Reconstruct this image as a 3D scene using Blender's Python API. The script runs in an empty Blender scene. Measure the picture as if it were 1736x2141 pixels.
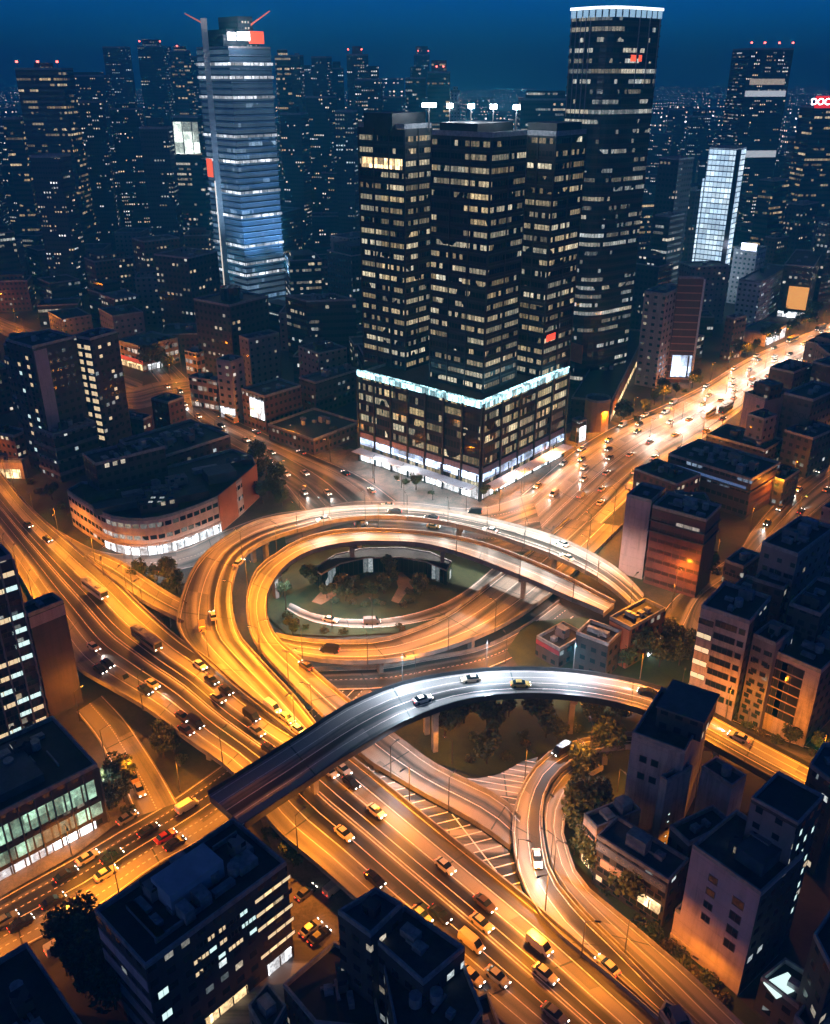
import bpy, math, random
from mathutils import Vector, Matrix
C = bpy.data.collections.new('city'); bpy.context.scene.collection.children.link(C)
SC = bpy.context.scene
R_ = math.radians
# ------------------------------------------------------------------ camera (photo measured on a 1736 x 2141 grid)
CW, CH, FPX, HOR, CAMH = 1736.0, 2141.0, 1891.0, 160.0, 140.0
PITCH = math.atan((CH/2-HOR)/FPX)
cam = bpy.data.objects.new('camera', bpy.data.cameras.new('camera')); SC.collection.objects.link(cam)
cam.location = (0, 0, CAMH); cam.rotation_euler = (math.pi/2-PITCH, 0, 0)
cam.data.sensor_fit = 'VERTICAL'; cam.data.sensor_height = 36; cam.data.lens = 36*FPX/CH
cam.data.clip_start = 1; cam.data.clip_end = 20000; SC.camera = cam
# ------------------------------------------------------------------ world, sun, exposure: blue hour
W = bpy.data.worlds.new('World'); SC.world = W; W.use_nodes = True
wn = W.node_tree; bg = wn.nodes['Background']
sky = wn.nodes.new('ShaderNodeTexSky'); sky.sky_type = 'NISHITA'; sky.sun_disc = False
SUN_EL, SUN_ROT = R_(5), R_(200)
sky.sun_elevation = SUN_EL; sky.sun_rotation = SUN_ROT; sky.air_density = 0.84; sky.dust_density = 0.1; sky.ozone_density = 10
wtc = wn.nodes.new('ShaderNodeTexCoord'); wsx = wn.nodes.new('ShaderNodeSeparateXYZ'); wn.links.new(wtc.outputs['Generated'], wsx.inputs[0])
wrp = wn.nodes.new('ShaderNodeMapRange'); wrp.inputs['From Min'].default_value = .18; wrp.inputs['From Max'].default_value = .6; wrp.inputs['To Min'].default_value = 1; wrp.inputs['To Max'].default_value = .32; wn.links.new(wsx.outputs[2], wrp.inputs['Value'])
wmx = wn.nodes.new('ShaderNodeVectorMath'); wmx.operation = 'SCALE'; wn.links.new(sky.outputs[0], wmx.inputs[0]); wn.links.new(wrp.outputs[0], wmx.inputs['Scale'])
wn.links.new(wmx.outputs[0], bg.inputs[0]); bg.inputs[1].default_value = 0.15
sun = bpy.data.objects.new('sun', bpy.data.lights.new('sun', 'SUN')); SC.collection.objects.link(sun)
sun.data.energy = 0.2; sun.data.angle = R_(40); sun.data.color = (.85, 0.78, 1.0); sun.rotation_euler = (R_(80), 0, R_(-28))
SC.view_settings.view_transform = 'Standard'; SC.view_settings.look = 'None'; SC.view_settings.exposure = 0.0; SC.view_settings.gamma = 1
SC.cycles.max_bounces = 5; SC.cycles.diffuse_bounces = 2; SC.cycles.glossy_bounces = 2; SC.cycles.volume_bounces = 1
SC.cycles.transparent_max_bounces = 4; SC.cycles.sample_clamp_indirect = 3; SC.cycles.caustics_reflective = False; SC.cycles.caustics_refractive = False
SC.cycles.use_light_tree = True
# ------------------------------------------------------------------ projection helpers
_s, _c = math.sin(PITCH), math.cos(PITCH)
def ray(x, y):
    a, b = (x-CW/2)/FPX, (CH/2-y)/FPX
    return Vector((a, _c+b*_s, -_s+b*_c))
def G(x, y, z=0.0):                 # photo-grid point -> world point at height z
    d = ray(x, y); t = (z-CAMH)/d.z
    return Vector((d.x*t, d.y*t, z))
def PX(p):                          # world -> photo grid
    dx, dy, dz = p[0], p[1], p[2]-CAMH
    f = dy*_c-dz*_s; u = dy*_s+dz*_c
    return (CW/2+dx/f*FPX, CH/2-u/f*FPX)
def ZAT(x, y, Y):                   # height where the ray through (x, y) is Y metres out
    d = ray(x, y); return CAMH+d.z/d.y*Y
# ------------------------------------------------------------------ material helpers
MATS = {}
def mk(name):
    m = bpy.data.materials.new(name); m.use_nodes = True; nt = m.node_tree
    return m, nt, nt.nodes['Principled BSDF']
def mth(nt, op, a, b=None, c=None):
    n = nt.nodes.new('ShaderNodeMath'); n.operation = op
    for i, v in enumerate((a, b, c)):
        if v is None: continue
        if hasattr(v, 'default_value') or hasattr(v, 'links'): nt.links.new(v, n.inputs[i])
        else: n.inputs[i].default_value = v
    return n.outputs[0]
def mixc(nt, f, a, b, mode='MIX'):
    n = nt.nodes.new('ShaderNodeMix'); n.data_type = 'RGBA'; n.blend_type = mode
    for sock, v in ((n.inputs[0], f), (n.inputs[6], a), (n.inputs[7], b)):
        if hasattr(v, 'links'): nt.links.new(v, sock)
        else: sock.default_value = v if isinstance(v, (int, float)) else (*v, 1)[:4]
    return n.outputs[2]
def combine(nt, x, y, z):
    n = nt.nodes.new('ShaderNodeCombineXYZ')
    for i, v in enumerate((x, y, z)):
        if hasattr(v, 'links'): nt.links.new(v, n.inputs[i])
        else: n.inputs[i].default_value = v
    return n.outputs[0]
def wnoise(nt, vec):
    n = nt.nodes.new('ShaderNodeTexWhiteNoise'); n.noise_dimensions = '3D'; nt.links.new(vec, n.inputs[0]); return n.outputs[0]
def noise(nt, vec, scale, detail=3, rough=.6, dist=0):
    n = nt.nodes.new('ShaderNodeTexNoise'); n.inputs['Scale'].default_value = scale; n.inputs['Detail'].default_value = detail
    n.inputs['Roughness'].default_value = rough; n.inputs['Distortion'].default_value = dist
    if vec is not None: nt.links.new(vec, n.inputs['Vector'])
    return n.outputs[0]
def ramp(nt, f, stops):
    n = nt.nodes.new('ShaderNodeValToRGB'); e = n.color_ramp.elements
    while len(e) < len(stops): e.new(0.5)
    for el, (p, c) in zip(e, stops): el.position = p; el.color = (*c, 1) if len(c) == 3 else c
    nt.links.new(f, n.inputs[0]); return n.outputs[0]
def uvsplit(nt):
    n = nt.nodes.new('ShaderNodeUVMap'); s = nt.nodes.new('ShaderNodeSeparateXYZ'); nt.links.new(n.outputs[0], s.inputs[0]); return s.outputs[0], s.outputs[1], n.outputs[0]
def geo(nt):
    return nt.nodes.new('ShaderNodeNewGeometry').outputs['Position']
def plain(name, col, rough=.6, var=.25, scale=.6, metal=0.0, emit=None, es=0.0, sample=True, bump=0.0):
    if name in MATS: return MATS[name]
    m, nt, b = mk(name)
    f = noise(nt, geo(nt), scale, 4, .65)
    lo = tuple(c*(1-var) for c in col); hi = tuple(min(1, c*(1+var)) for c in col)
    nt.links.new(ramp(nt, f, [(.3, lo), (.7, hi)]), b.inputs['Base Color'])
    b.inputs['Roughness'].default_value = rough; b.inputs['Metallic'].default_value = metal
    if emit: b.inputs['Emission Color'].default_value = (*emit, 1); b.inputs['Emission Strength'].default_value = es
    if emit and not sample: m.cycles.emission_sampling = 'NONE'
    if bump:
        bn = nt.nodes.new('ShaderNodeBump'); bn.inputs['Strength'].default_value = bump; nt.links.new(f, bn.inputs['Height']); nt.links.new(bn.outputs[0], b.inputs['Normal'])
    MATS[name] = m; return m
def facade(name, wall=(.05,.05,.06), cw=1.6, ch=3.6, ww=.85, wh=.5, lit=.3, run=5, c1=(1,.72,.38), c2=(.85,.9,1), s=1.2, glass=(.015,.02,.03), gr=.12,
           floorlit=0.0, wr=.7, faint=0.0, mull=0.0, streak=0.0):
    m, nt, b = mk(name)
    u, v, uv = uvsplit(nt)
    oi = nt.nodes.new('ShaderNodeObjectInfo'); sd = mth(nt, 'MULTIPLY', oi.outputs['Random'], 917.0)
    a, c = mth(nt, 'DIVIDE', u, cw), mth(nt, 'DIVIDE', v, ch)
    cu, cv = mth(nt, 'FLOOR', a), mth(nt, 'FLOOR', c); fu, fv = mth(nt, 'FRACT', a), mth(nt, 'FRACT', c)
    mu = mth(nt, 'LESS_THAN', mth(nt, 'ABSOLUTE', mth(nt, 'SUBTRACT', fu, .5)), ww/2)
    mv = mth(nt, 'LESS_THAN', mth(nt, 'ABSOLUTE', mth(nt, 'SUBTRACT', fv, .52)), wh/2)
    mask = mth(nt, 'MULTIPLY', mu, mv)
    r1 = wnoise(nt, combine(nt, mth(nt, 'FLOOR', mth(nt, 'DIVIDE', cu, run)), cv, sd))
    r2 = wnoise(nt, combine(nt, cu, cv, mth(nt, 'ADD', sd, 31.0)))
    r3 = wnoise(nt, combine(nt, mth(nt, 'FLOOR', mth(nt, 'DIVIDE', cu, run)), cv, mth(nt, 'ADD', sd, 77.0)))
    big = noise(nt, combine(nt, mth(nt, 'DIVIDE', u, 14.0), mth(nt, 'DIVIDE', v, 22.0), sd), 1.0, 2)
    bigc = mth(nt, 'POWER', mth(nt, 'MULTIPLY', big, 2.0), 2.6)
    prob = mth(nt, 'MULTIPLY', bigc, lit)
    l1 = mth(nt, 'MULTIPLY', mth(nt, 'LESS_THAN', r1, prob), mth(nt, 'LESS_THAN', r2, .8))
    l2 = mth(nt, 'LESS_THAN', r2, mth(nt, 'MULTIPLY', bigc, lit*.1))
    on = mth(nt, 'MAXIMUM', l1, l2)
    if floorlit:
        r5 = wnoise(nt, combine(nt, 3.0, cv, mth(nt, 'ADD', sd, 5.0))); on = mth(nt, 'MAXIMUM', on, mth(nt, 'LESS_THAN', r5, floorlit))
    br = mth(nt, 'ADD', mth(nt, 'MULTIPLY', mth(nt, 'POWER', r3, 1.6), 1.1), .25)
    br = mth(nt, 'MULTIPLY', br, mth(nt, 'MULTIPLY_ADD', mth(nt, 'FRACT', mth(nt, 'MULTIPLY', r2, 13.0)), .9, .55))
    inner = noise(nt, combine(nt, mth(nt, 'MULTIPLY', u, 1.3), mth(nt, 'MULTIPLY', v, .8), sd), 1.5, 3, .7)
    inner = mth(nt, 'MULTIPLY_ADD', mth(nt, 'SUBTRACT', inner, .35), 2.2, .35)
    e = mth(nt, 'MULTIPLY', mth(nt, 'MULTIPLY', on, br), mth(nt, 'MAXIMUM', inner, .15))
    if faint: e = mth(nt, 'ADD', e, mth(nt, 'MULTIPLY', big, faint))
    e = mth(nt, 'MULTIPLY', mth(nt, 'MULTIPLY', e, mask), s)
    wn_ = noise(nt, combine(nt, u, mth(nt, 'MULTIPLY', v, .25), sd), .35, 4, .7)
    wcol = ramp(nt, wn_, [(.25, tuple(x*.6 for x in wall)), (.75, tuple(min(1, x*1.3) for x in wall))])
    nt.links.new(mixc(nt, mask, wcol, glass), b.inputs['Base Color'])
    nt.links.new(mth(nt, 'MULTIPLY_ADD', mask, gr-wr, wr), b.inputs['Roughness'])
    nt.links.new(mixc(nt, mth(nt, 'FRACT', mth(nt, 'MULTIPLY', r3, 7.0)), c1, c2), b.inputs['Emission Color'])
    nt.links.new(e, b.inputs['Emission Strength'])
    m.cycles.emission_sampling = 'NONE'
    MATS[name] = m; return m
# ------------------------------------------------------------------ mesh builder
class MB:
    def __init__(s): s.v = []; s.f = []; s.m = []; s.uv = []
    def face(s, pts, mi=0, uv=None):
        n = len(s.v); s.v += [tuple(p) for p in pts]; s.f.append(tuple(range(n, n+len(pts)))); s.m.append(mi)
        s.uv += uv if uv else [(p[0], p[1]) for p in pts]
    def prism(s, poly, z0, z1, mw=0, mr=0, top=True, bottom=False, poly2=None):
        P = [Vector((p[0], p[1])) for p in poly]; Q = [Vector((p[0], p[1])) for p in (poly2 or poly)]
        a = sum(P[i].x*P[(i+1) % len(P)].y-P[(i+1) % len(P)].x*P[i].y for i in range(len(P)))
        if a < 0: P = P[::-1]; Q = Q[::-1]
        u = 0
        for i in range(len(P)):
            j = (i+1) % len(P); d = (P[j]-P[i]).length
            s.face([(P[i].x, P[i].y, z0), (P[j].x, P[j].y, z0), (Q[j].x, Q[j].y, z1), (Q[i].x, Q[i].y, z1)], mw, [(u, z0), (u+d, z0), (u+d, z1), (u, z1)])
            u += d
        if top: s.face([(p.x, p.y, z1) for p in Q], mr)
        if bottom: s.face([(p.x, p.y, z0) for p in P[::-1]], mr)
    def box(s, x0, y0, z0, x1, y1, z1, mi=0): s.prism([(x0, y0), (x1, y0), (x1, y1), (x0, y1)], z0, z1, mi, mi, True, True)
    def obox(s, c, d, l, w, z0, z1, mi=0, bottom=True):      # box centred at c, long axis along unit d
        d = Vector((d[0], d[1])).normalized(); n = Vector((-d.y, d.x)); c = Vector((c[0], c[1]))
        s.prism([c-d*l/2-n*w/2, c+d*l/2-n*w/2, c+d*l/2+n*w/2, c-d*l/2+n*w/2], z0, z1, mi, mi, True, bottom)
    def tube(s, a, b, r0, r1, n=6, mi=0, cap=True):
        a, b = Vector(a), Vector(b); d = (b-a).normalized(); t = Vector((0, 0, 1)) if abs(d.z) < .9 else Vector((1, 0, 0)); e = d.cross(t).normalized(); f = d.cross(e)
        A = [a+(e*math.cos(k*2*math.pi/n)+f*math.sin(k*2*math.pi/n))*r0 for k in range(n)]; B = [b+(e*math.cos(k*2*math.pi/n)+f*math.sin(k*2*math.pi/n))*r1 for k in range(n)]
        for k in range(n): s.face([A[k], B[k], B[(k+1) % n], A[(k+1) % n]], mi)
        if cap: s.face(B[::-1], mi); s.face(A, mi)
    def mesh(s, name, mats):
        me = bpy.data.meshes.new(name); me.from_pydata(s.v, [], s.f)
        for m in (mats if isinstance(mats, (list, tuple)) else [mats]): me.materials.append(m)
        me.polygons.foreach_set('material_index', s.m); ul = me.uv_layers.new(name='UVMap')
        ul.data.foreach_set('uv', [c for p in s.uv for c in p]); me.update(); return me
    def build(s, name, mats, parent=None):
        o = bpy.data.objects.new(name, s.mesh(name, mats)); C.objects.link(o)
        if parent is not None: o.parent = parent
        return o
def tag(o, label=None, cat=None, group=None, kind=None):
    for k, v in (('label', label), ('category', cat), ('group', group), ('kind', kind)):
        if v: o[k] = v
    return o
def empty(name, loc=(0, 0, 0), rz=0.0, label=None, cat=None, group=None, kind=None):
    o = bpy.data.objects.new(name, None); C.objects.link(o); o.location = loc; o.rotation_euler = (0, 0, rz); o.empty_display_size = .5
    return tag(o, label, cat, group, kind)
def copy_tree(o, parent=None):
    c = o.copy(); C.objects.link(c); c.parent = parent
    for ch in KIDS.get(o.name, []):
        copy_tree(ch, c)
    return c
KIDS = {}
def kids_of(root):                   # remember children once, so that copying is quick
    def rec(o):
        KIDS[o.name] = list(o.children)
        for c_ in o.children: rec(c_)
    rec(root)
def inpoly(x, y, P):
    r = False; n = len(P)
    for i in range(n):
        x1, y1 = P[i][0], P[i][1]; x2, y2 = P[i-1][0], P[i-1][1]
        if (y1 > y) != (y2 > y) and x < (x2-x1)*(y-y1)/(y2-y1)+x1: r = not r
    return r
NOGO = []                            # ground polygons nothing else may be scattered on
ORANGE = (1.0, .28, .014); WHITE = (.9, .95, 1.0); WARM = (1.0, .72, .42)
# ------------------------------------------------------------------ shared materials
def road_mat(name, base, lo, hi, conc=0.0, rough=.5, bands=None):
    # asphalt: worn, patched lanes; pale streaks along the road stand in for light trails (u along, v across, in metres)
    m, nt, b = mk(name); u, v, uv = uvsplit(nt)
    oi = nt.nodes.new('ShaderNodeObjectInfo'); sd = mth(nt, 'MULTIPLY', oi.outputs['Random'], 53.0)
    n1 = noise(nt, combine(nt, mth(nt, 'MULTIPLY', u, .0025), mth(nt, 'MULTIPLY', v, .3), sd), 1.0, 1, .5)
    n2 = noise(nt, combine(nt, mth(nt, 'MULTIPLY', u, .012), mth(nt, 'MULTIPLY', v, 1.4), sd), 1.0, 3, .6)
    n3 = noise(nt, combine(nt, mth(nt, 'MULTIPLY', u, .5), mth(nt, 'MULTIPLY', v, .9), sd), 1.0, 4, .7)
    f = mth(nt, 'ADD', mth(nt, 'MULTIPLY', n1, 1.3), mth(nt, 'ADD', mth(nt, 'MULTIPLY', n2, .30), mth(nt, 'MULTIPLY', n3, .12)))
    if bands: w_ = mth(nt, 'ADD', mth(nt, 'DIVIDE', v, 30.0), mth(nt, 'MULTIPLY', mth(nt, 'SUBTRACT', noise(nt, combine(nt, mth(nt, 'MULTIPLY', u, .006), 0.0, 1.0), 1.0, 1), .5), .16)); f = mth(nt, 'ADD', mth(nt, 'MULTIPLY', f, .35), mth(nt, 'MULTIPLY', ramp(nt, w_, bands), .62))  # bands across the lanes carry light trails in the colour
    col = ramp(nt, f, [(.66, lo), (.78, base), (.93, hi)])
    jt = mth(nt, 'LESS_THAN', mth(nt, 'FRACT', mth(nt, 'ADD', mth(nt, 'DIVIDE', u, 27.0), sd)), .012)
    pt = mth(nt, 'GREATER_THAN', wnoise(nt, combine(nt, mth(nt, 'FLOOR', mth(nt, 'DIVIDE', u, 17.0)), mth(nt, 'FLOOR', mth(nt, 'DIVIDE', v, 3.6)), sd)), .86)
    col = mixc(nt, mth(nt, 'MULTIPLY', jt, .8), col, (.012, .012, .012)); col = mixc(nt, mth(nt, 'MULTIPLY', pt, .45), col, lo)
    st = mth(nt, 'GREATER_THAN', noise(nt, combine(nt, mth(nt, 'MULTIPLY', u, .22), mth(nt, 'MULTIPLY', v, .8), 4.0), 1.0, 5, .8), .66)
    col = mixc(nt, mth(nt, 'MULTIPLY', st, .5), col, lo)
    nt.links.new(col, b.inputs['Base Color'])
    nt.links.new(mth(nt, 'MULTIPLY_ADD', n2, -.35, rough+.18), b.inputs['Roughness'])
    bn = nt.nodes.new('ShaderNodeBump'); bn.inputs['Strength'].default_value = .25; bn.inputs['Distance'].default_value = .05
    nt.links.new(n3, bn.inputs['Height']); nt.links.new(bn.outputs[0], b.inputs['Normal'])
    MATS[name] = m; return m
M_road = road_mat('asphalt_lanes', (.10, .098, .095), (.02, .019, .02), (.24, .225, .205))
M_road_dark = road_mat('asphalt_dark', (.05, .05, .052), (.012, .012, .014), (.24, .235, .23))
M_road_pale = road_mat('pale_trail_lanes', (.16, .155, .148), (.03, .029, .028), (.32, .31, .29))  # paler streaks put the brightness of light trails into the colour
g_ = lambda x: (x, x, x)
M_highway = road_mat('asphalt_trail_bands', (.085, .08, .078), (.016, .015, .016), (.25, .235, .21), bands=[(0, g_(.8)), (.13, g_(.72)), (.2, g_(1.0)), (.27, g_(.98)), (.32, g_(.5)), (.42, g_(.52)), (.49, g_(.85)), (.55, g_(.48)), (.66, g_(.5)), (.75, g_(1.0)), (.9, g_(1.0)), (1, g_(.8))])  # pale where bright trails run, dark between: their light is in the colour
M_line = plain('road_paint', (.72, .72, .70), .5, .3, 1.2)
M_conc = plain('concrete', (.23, .22, .205), .8, .35, .35)
M_concd = plain('dark_concrete', (.09, .09, .09), .8, .35, .35)
M_steel = plain('dark_steel', (.045, .05, .06), .35, .3, 1, .4)
M_roof = plain('bitumen_roof', (.036, .04, .047), .7, .7, .35)
M_roof2 = plain('blue_grey_roof', (.05, .075, .10), .55, .4, .3)
M_roofd = plain('black_roof', (.017, .019, .023), .6, .75, .35)
M_white = plain('white_paint', (.7, .7, .7), .5, .12)
M_pole = plain('lamp_pole_metal', (.12, .12, .12), .45, .1, 1, .5)
M_lamp_o = plain('sodium_lamp_lens', (.9, .6, .3), .4, 0, 1, 0, (1, .55, .16), 14, False)
M_lamp_w = plain('white_lamp_lens', (.9, .9, .9), .4, 0, 1, 0, (.9, .95, 1), 14, False)
M_red = plain('red_beacon_glass', (.6, .05, .03), .4, 0, 1, 0, (1, .13, .10), 9, False)
M_head = plain('headlight_glass', (.9, .9, .9), .2, 0, 1, 0, (1, .93, .8), 12, False)
M_tail = plain('taillight_glass', (.5, .02, .02), .2, 0, 1, 0, (1, .05, .02), 5, False)
M_glass = plain('car_glass', (.015, .018, .022), .08, .1)
M_tyre = plain('tyre_rubber', (.02, .02, .02), .8, .1)
M_pane = plain('dark_pane', (.02, .026, .034), .1, .2)
M_pane_w = plain('lit_pane_warm', (.6, .5, .35), .4, .1, 1, 0, (1, .74, .42), .95, False)
M_pane_c = plain('lit_pane_cool', (.6, .65, .6), .4, .1, 1, 0, (.72, 1, .95), 1.15, False)
M_frame = plain('window_frame', (.08, .08, .085), .5, .2)
M_trunk = plain('bark', (.05, .035, .022), .9, .3, 3)
M_unit = plain('rooftop_metal', (.26, .29, .32), .5, .4, .8, .2)
def wallmat(name, col, dirt=.5):      # render with rain streaks and grime
    m, nt, b = mk(name); g = nt.nodes.new('ShaderNodeSeparateXYZ'); nt.links.new(geo(nt), g.inputs[0])
    f = noise(nt, combine(nt, mth(nt, 'MULTIPLY', g.outputs[0], 1.1), mth(nt, 'MULTIPLY', g.outputs[1], 1.1), mth(nt, 'MULTIPLY', g.outputs[2], .1)), 1.0, 4, .7)
    f2 = noise(nt, geo(nt), .12, 4, .7); f3 = mth(nt, 'LESS_THAN', mth(nt, 'FRACT', mth(nt, 'DIVIDE', g.outputs[2], 3.3)), .03)
    k = mth(nt, 'ADD', mth(nt, 'MULTIPLY', f, .55), mth(nt, 'MULTIPLY', f2, .45))
    c = ramp(nt, k, [(.36, tuple(x*(1-dirt) for x in col)), (.52, col), (.7, tuple(min(1, x*1.15) for x in col))])
    nt.links.new(mixc(nt, mth(nt, 'MULTIPLY', f3, .45), c, tuple(x*.4 for x in col)), b.inputs['Base Color']); b.inputs['Roughness'].default_value = .8
    MATS[name] = m; return m
def shop(name, col, s, sx=.45):
    m, nt, b = mk(name); u, v, uv = uvsplit(nt)
    n = noise(nt, geo(nt), sx*1.3, 5, .8)
    vf = nt.nodes.new('ShaderNodeVectorMath'); vf.operation = 'SCALE'; vf.inputs['Scale'].default_value = sx*.8; nt.links.new(geo(nt), vf.inputs[0]); v2 = nt.nodes.new('ShaderNodeVectorMath'); v2.operation = 'FLOOR'; nt.links.new(vf.outputs[0], v2.inputs[0])
    k = wnoise(nt, v2.outputs[0])
    fr = mth(nt, 'GREATER_THAN', mth(nt, 'FRACT', mth(nt, 'MULTIPLY', u, sx*.8)), .1)
    e = mth(nt, 'MULTIPLY', mth(nt, 'MULTIPLY', mth(nt, 'POWER', n, 2.6), mth(nt, 'ADD', mth(nt, 'POWER', k, 1.7), .12)), mth(nt, 'MULTIPLY', fr, s*9))
    b.inputs['Base Color'].default_value = (.1, .1, .1, 1); b.inputs['Roughness'].default_value = .25
    b.inputs['Emission Color'].default_value = (*col, 1); nt.links.new(e, b.inputs['Emission Strength'])
    MATS[name] = m; return m
M_shop_w = shop('white_shopfront', (.92, .96, 1), 3.0)
M_shop_y = shop('warm_shopfront', (1, .68, .33), 2.2)
M_shop_b = shop('blue_white_band', (.55, .72, 1), 2.6, .15)
M_shop_g = shop('green_glass_hall', (.55, .95, .68), .7, .35)
M_fringe = shop('glowing_glass_fringe', (.5, .92, 1), 2.6, .5)
M_floor = shop('lit_floor_row', (.88, .94, 1), 1.3, .22)
M_bright = shop('bright_office_floors', (.85, .97, .85), 2.2, .16)
def leaves(name, lo, hi):
    m, nt, b = mk(name); oi = nt.nodes.new('ShaderNodeNewGeometry')
    nt.links.new(ramp(nt, oi.outputs['Random Per Island'], [(0, lo), (1, hi)]), b.inputs['Base Color']); b.inputs['Roughness'].default_value = .6
    MATS[name] = m; return m
M_leaf = leaves('leaves', (.02, .035, .012), (.085, .11, .03))
M_leaf2 = leaves('dry_leaves', (.035, .035, .012), (.13, .11, .03))
def ground_mat(name, lo, hi, scale=.08):
    m, nt, b = mk(name); p = geo(nt)
    f = mth(nt, 'ADD', mth(nt, 'MULTIPLY', noise(nt, p, scale, 6, .7, .6), .7), mth(nt, 'MULTIPLY', noise(nt, p, scale*9, 4, .7), .3))
    nt.links.new(ramp(nt, f, [(.35, lo), (.65, hi)]), b.inputs['Base Color']); b.inputs['Roughness'].default_value = .8
    MATS[name] = m; return m
M_ground = ground_mat('city_ground', (.02, .021, .023), (.07, .068, .066))
M_pave = ground_mat('paving', (.07, .067, .062), (.24, .22, .2), .25)
M_grass = ground_mat('night_grass', (.008, .017, .006), (.04, .062, .018), .2)
M_earth = ground_mat('sandy_path', (.14, .11, .08), (.3, .24, .17), .3)
# ------------------------------------------------------------------ roads: both kerb lines traced, each point with its height
def catmull(P, n):
    P = [Vector(p) for p in P]; Q = [P[0]*2-P[1]]+P+[P[-1]*2-P[-2]]; out = []
    for i in range(1, len(Q)-2):
        for k in range(12):
            t = k/12; a, b, c, d = Q[i-1], Q[i], Q[i+1], Q[i+2]
            out.append(.5*((2*b)+(c-a)*t+(2*a-5*b+4*c-d)*t*t+(3*b-a-3*c+d)*t**3))
    out.append(P[-1]); L = [0]
    for i in range(1, len(out)): L.append(L[-1]+(out[i]-out[i-1]).length)
    res = []; j = 0
    for k in range(n+1):
        s = L[-1]*k/n
        while j < len(L)-2 and L[j+1] < s: j += 1
        t = (s-L[j])/max(1e-6, L[j+1]-L[j]); res.append(out[j].lerp(out[j+1], min(1, t)))
    return res
ROADS = {}; RZ = {}; RPOLY = []
LIFT = [0.02]
def road(key, name, L, R, mat, lines=(.03, .97), parapet=True, piers=0, thick=1.3, n=None, pier_off=0, pw=(0, 1), lw=.2, dashed=(), side_mat=None, vnorm=0):
    wl = catmull([G(*p) for p in L], 400); wr = catmull([G(*p) for p in R], 400)
    ln = sum((wl[i+1]-wl[i]).length for i in range(400)); n = n or max(12, int(ln/5)); RZ[key] = 0
    wl = catmull([G(*p) for p in L], n); wr = catmull([G(*p) for p in R], n)
    elev = max(p[2] for p in L) > 2.5
    if not elev:
        LIFT[0] += .03
        for p in wl+wr: p.z = LIFT[0]+p.z
    if (wr[1]-wl[1]).cross(wl[2]-wl[1]).z < 0: wl, wr = wr, wl      # keep the drawn face upward
    m = MB(); u = 0; U = [0]
    for i in range(n): u += (((wl[i+1]+wr[i+1])-(wl[i]+wr[i]))/2).length; U.append(u)
    for i in range(n):
        K = 6
        for k in range(K):
            f0, f1 = k/K, (k+1)/K; a, b = wl[i].lerp(wr[i], f0), wl[i].lerp(wr[i], f1); c, d = wl[i+1].lerp(wr[i+1], f1), wl[i+1].lerp(wr[i+1], f0)
            w0 = vnorm or (wr[i]-wl[i]).length; w1 = vnorm or (wr[i+1]-wl[i+1]).length
            m.face([a, b, c, d], 0, [(U[i], f0*w0), (U[i], f1*w0), (U[i+1], f1*w1), (U[i+1], f0*w1)])
    o = m.build(name, mat); tag(o, kind='structure')
    for v in list(lines)+list(dashed):
        m = MB(); dsh = v in dashed and not elev
        sub = 4 if dsh else 1
        for i in range(n):
            for q in range(sub):
                t0, t1 = q/sub, (q+(.5 if dsh else 1))/sub
                A = wl[i].lerp(wl[i+1], t0).lerp(wr[i].lerp(wr[i+1], t0), v); B = wl[i].lerp(wl[i+1], t1).lerp(wr[i].lerp(wr[i+1], t1), v)
                s = (wr[i]-wl[i]).normalized()*(lw*.42 if (elev and v in dashed) else lw/2); z = Vector((0, 0, .012))
                m.face([A-s+z, A+s+z, B+s+z, B-s+z])
        m.build('lane_line', M_line, o)
    if elev:
        dz = Vector((0, 0, thick)); m = MB(); up = Vector((0, 0, .004))
        for i in range(n):
            a, b, c, d = wl[i]-up, wr[i]-up, wr[i+1]-up, wl[i+1]-up
            ib = (b-a)*.18
            m.face([a, d, d-dz*.45, a-dz*.45]); m.face([a-dz*.45, d-dz*.45, d-dz+ib, a-dz+ib]); m.face([b-dz*.45, c-dz*.45, c, b]); m.face([b-dz+(-ib), c-dz-ib, c-dz*.45, b-dz*.45])
            m.face([b-dz-ib, a-dz+ib, d-dz+ib, c-dz-ib])
        m.face([wl[0]-up, wl[0]-dz-up, wr[0]-dz-up, wr[0]-up]); m.face([wl[n]-up, wr[n]-up, wr[n]-dz-up, wl[n]-dz-up])
        m.build('bridge_deck', side_mat or M_conc, o)
    if parapet:
        for side in (0, 1) if parapet is True else parapet:
            m = MB(); h, t = Vector((0, 0, 1.0)), .28
            i0, i1 = int(n*pw[0]), int(n*pw[1])
            for i in range(i0, i1):
                A, B = (wl[i], wl[i+1]) if side == 0 else (wr[i], wr[i+1]); q = (wr[i]-wl[i]).normalized()*(-t if side == 0 else t); q2 = (wr[i+1]-wl[i+1]).normalized()*(-t if side == 0 else t)
                dn = Vector((0, 0, .3)) if elev else Vector((0, 0, 0))
                m.face([A, B, B+h, A+h]); m.face([A+h, B+h, B+h+q2, A+h+q]); m.face([A+q+h, B+q2+h, B+q2-dn, A+q-dn])
            m.build('parapet', side_mat or M_conc, o)
    if piers:
        acc = pier_off
        for i in range(1, n):
            acc += U[i]-U[i-1]; c = (wl[i]+wr[i])/2
            if acc >= piers and c.z > 3.5:
                acc = 0; w = (wr[i]-wl[i]); wlen = w.length; d = w.normalized(); m = MB()
                offs = (0,) if wlen < 11 else (-wlen*.28, wlen*.28)
                for f in offs:
                    p = c+d*f; m.obox(p, d, 1.5, 1.2, 0, c.z-thick-.9, 0)
                m.obox(c, d, wlen*.74, 1.5, c.z-thick-.9, c.z-thick-.01, 0); m.build('pier', M_conc, o)
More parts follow.
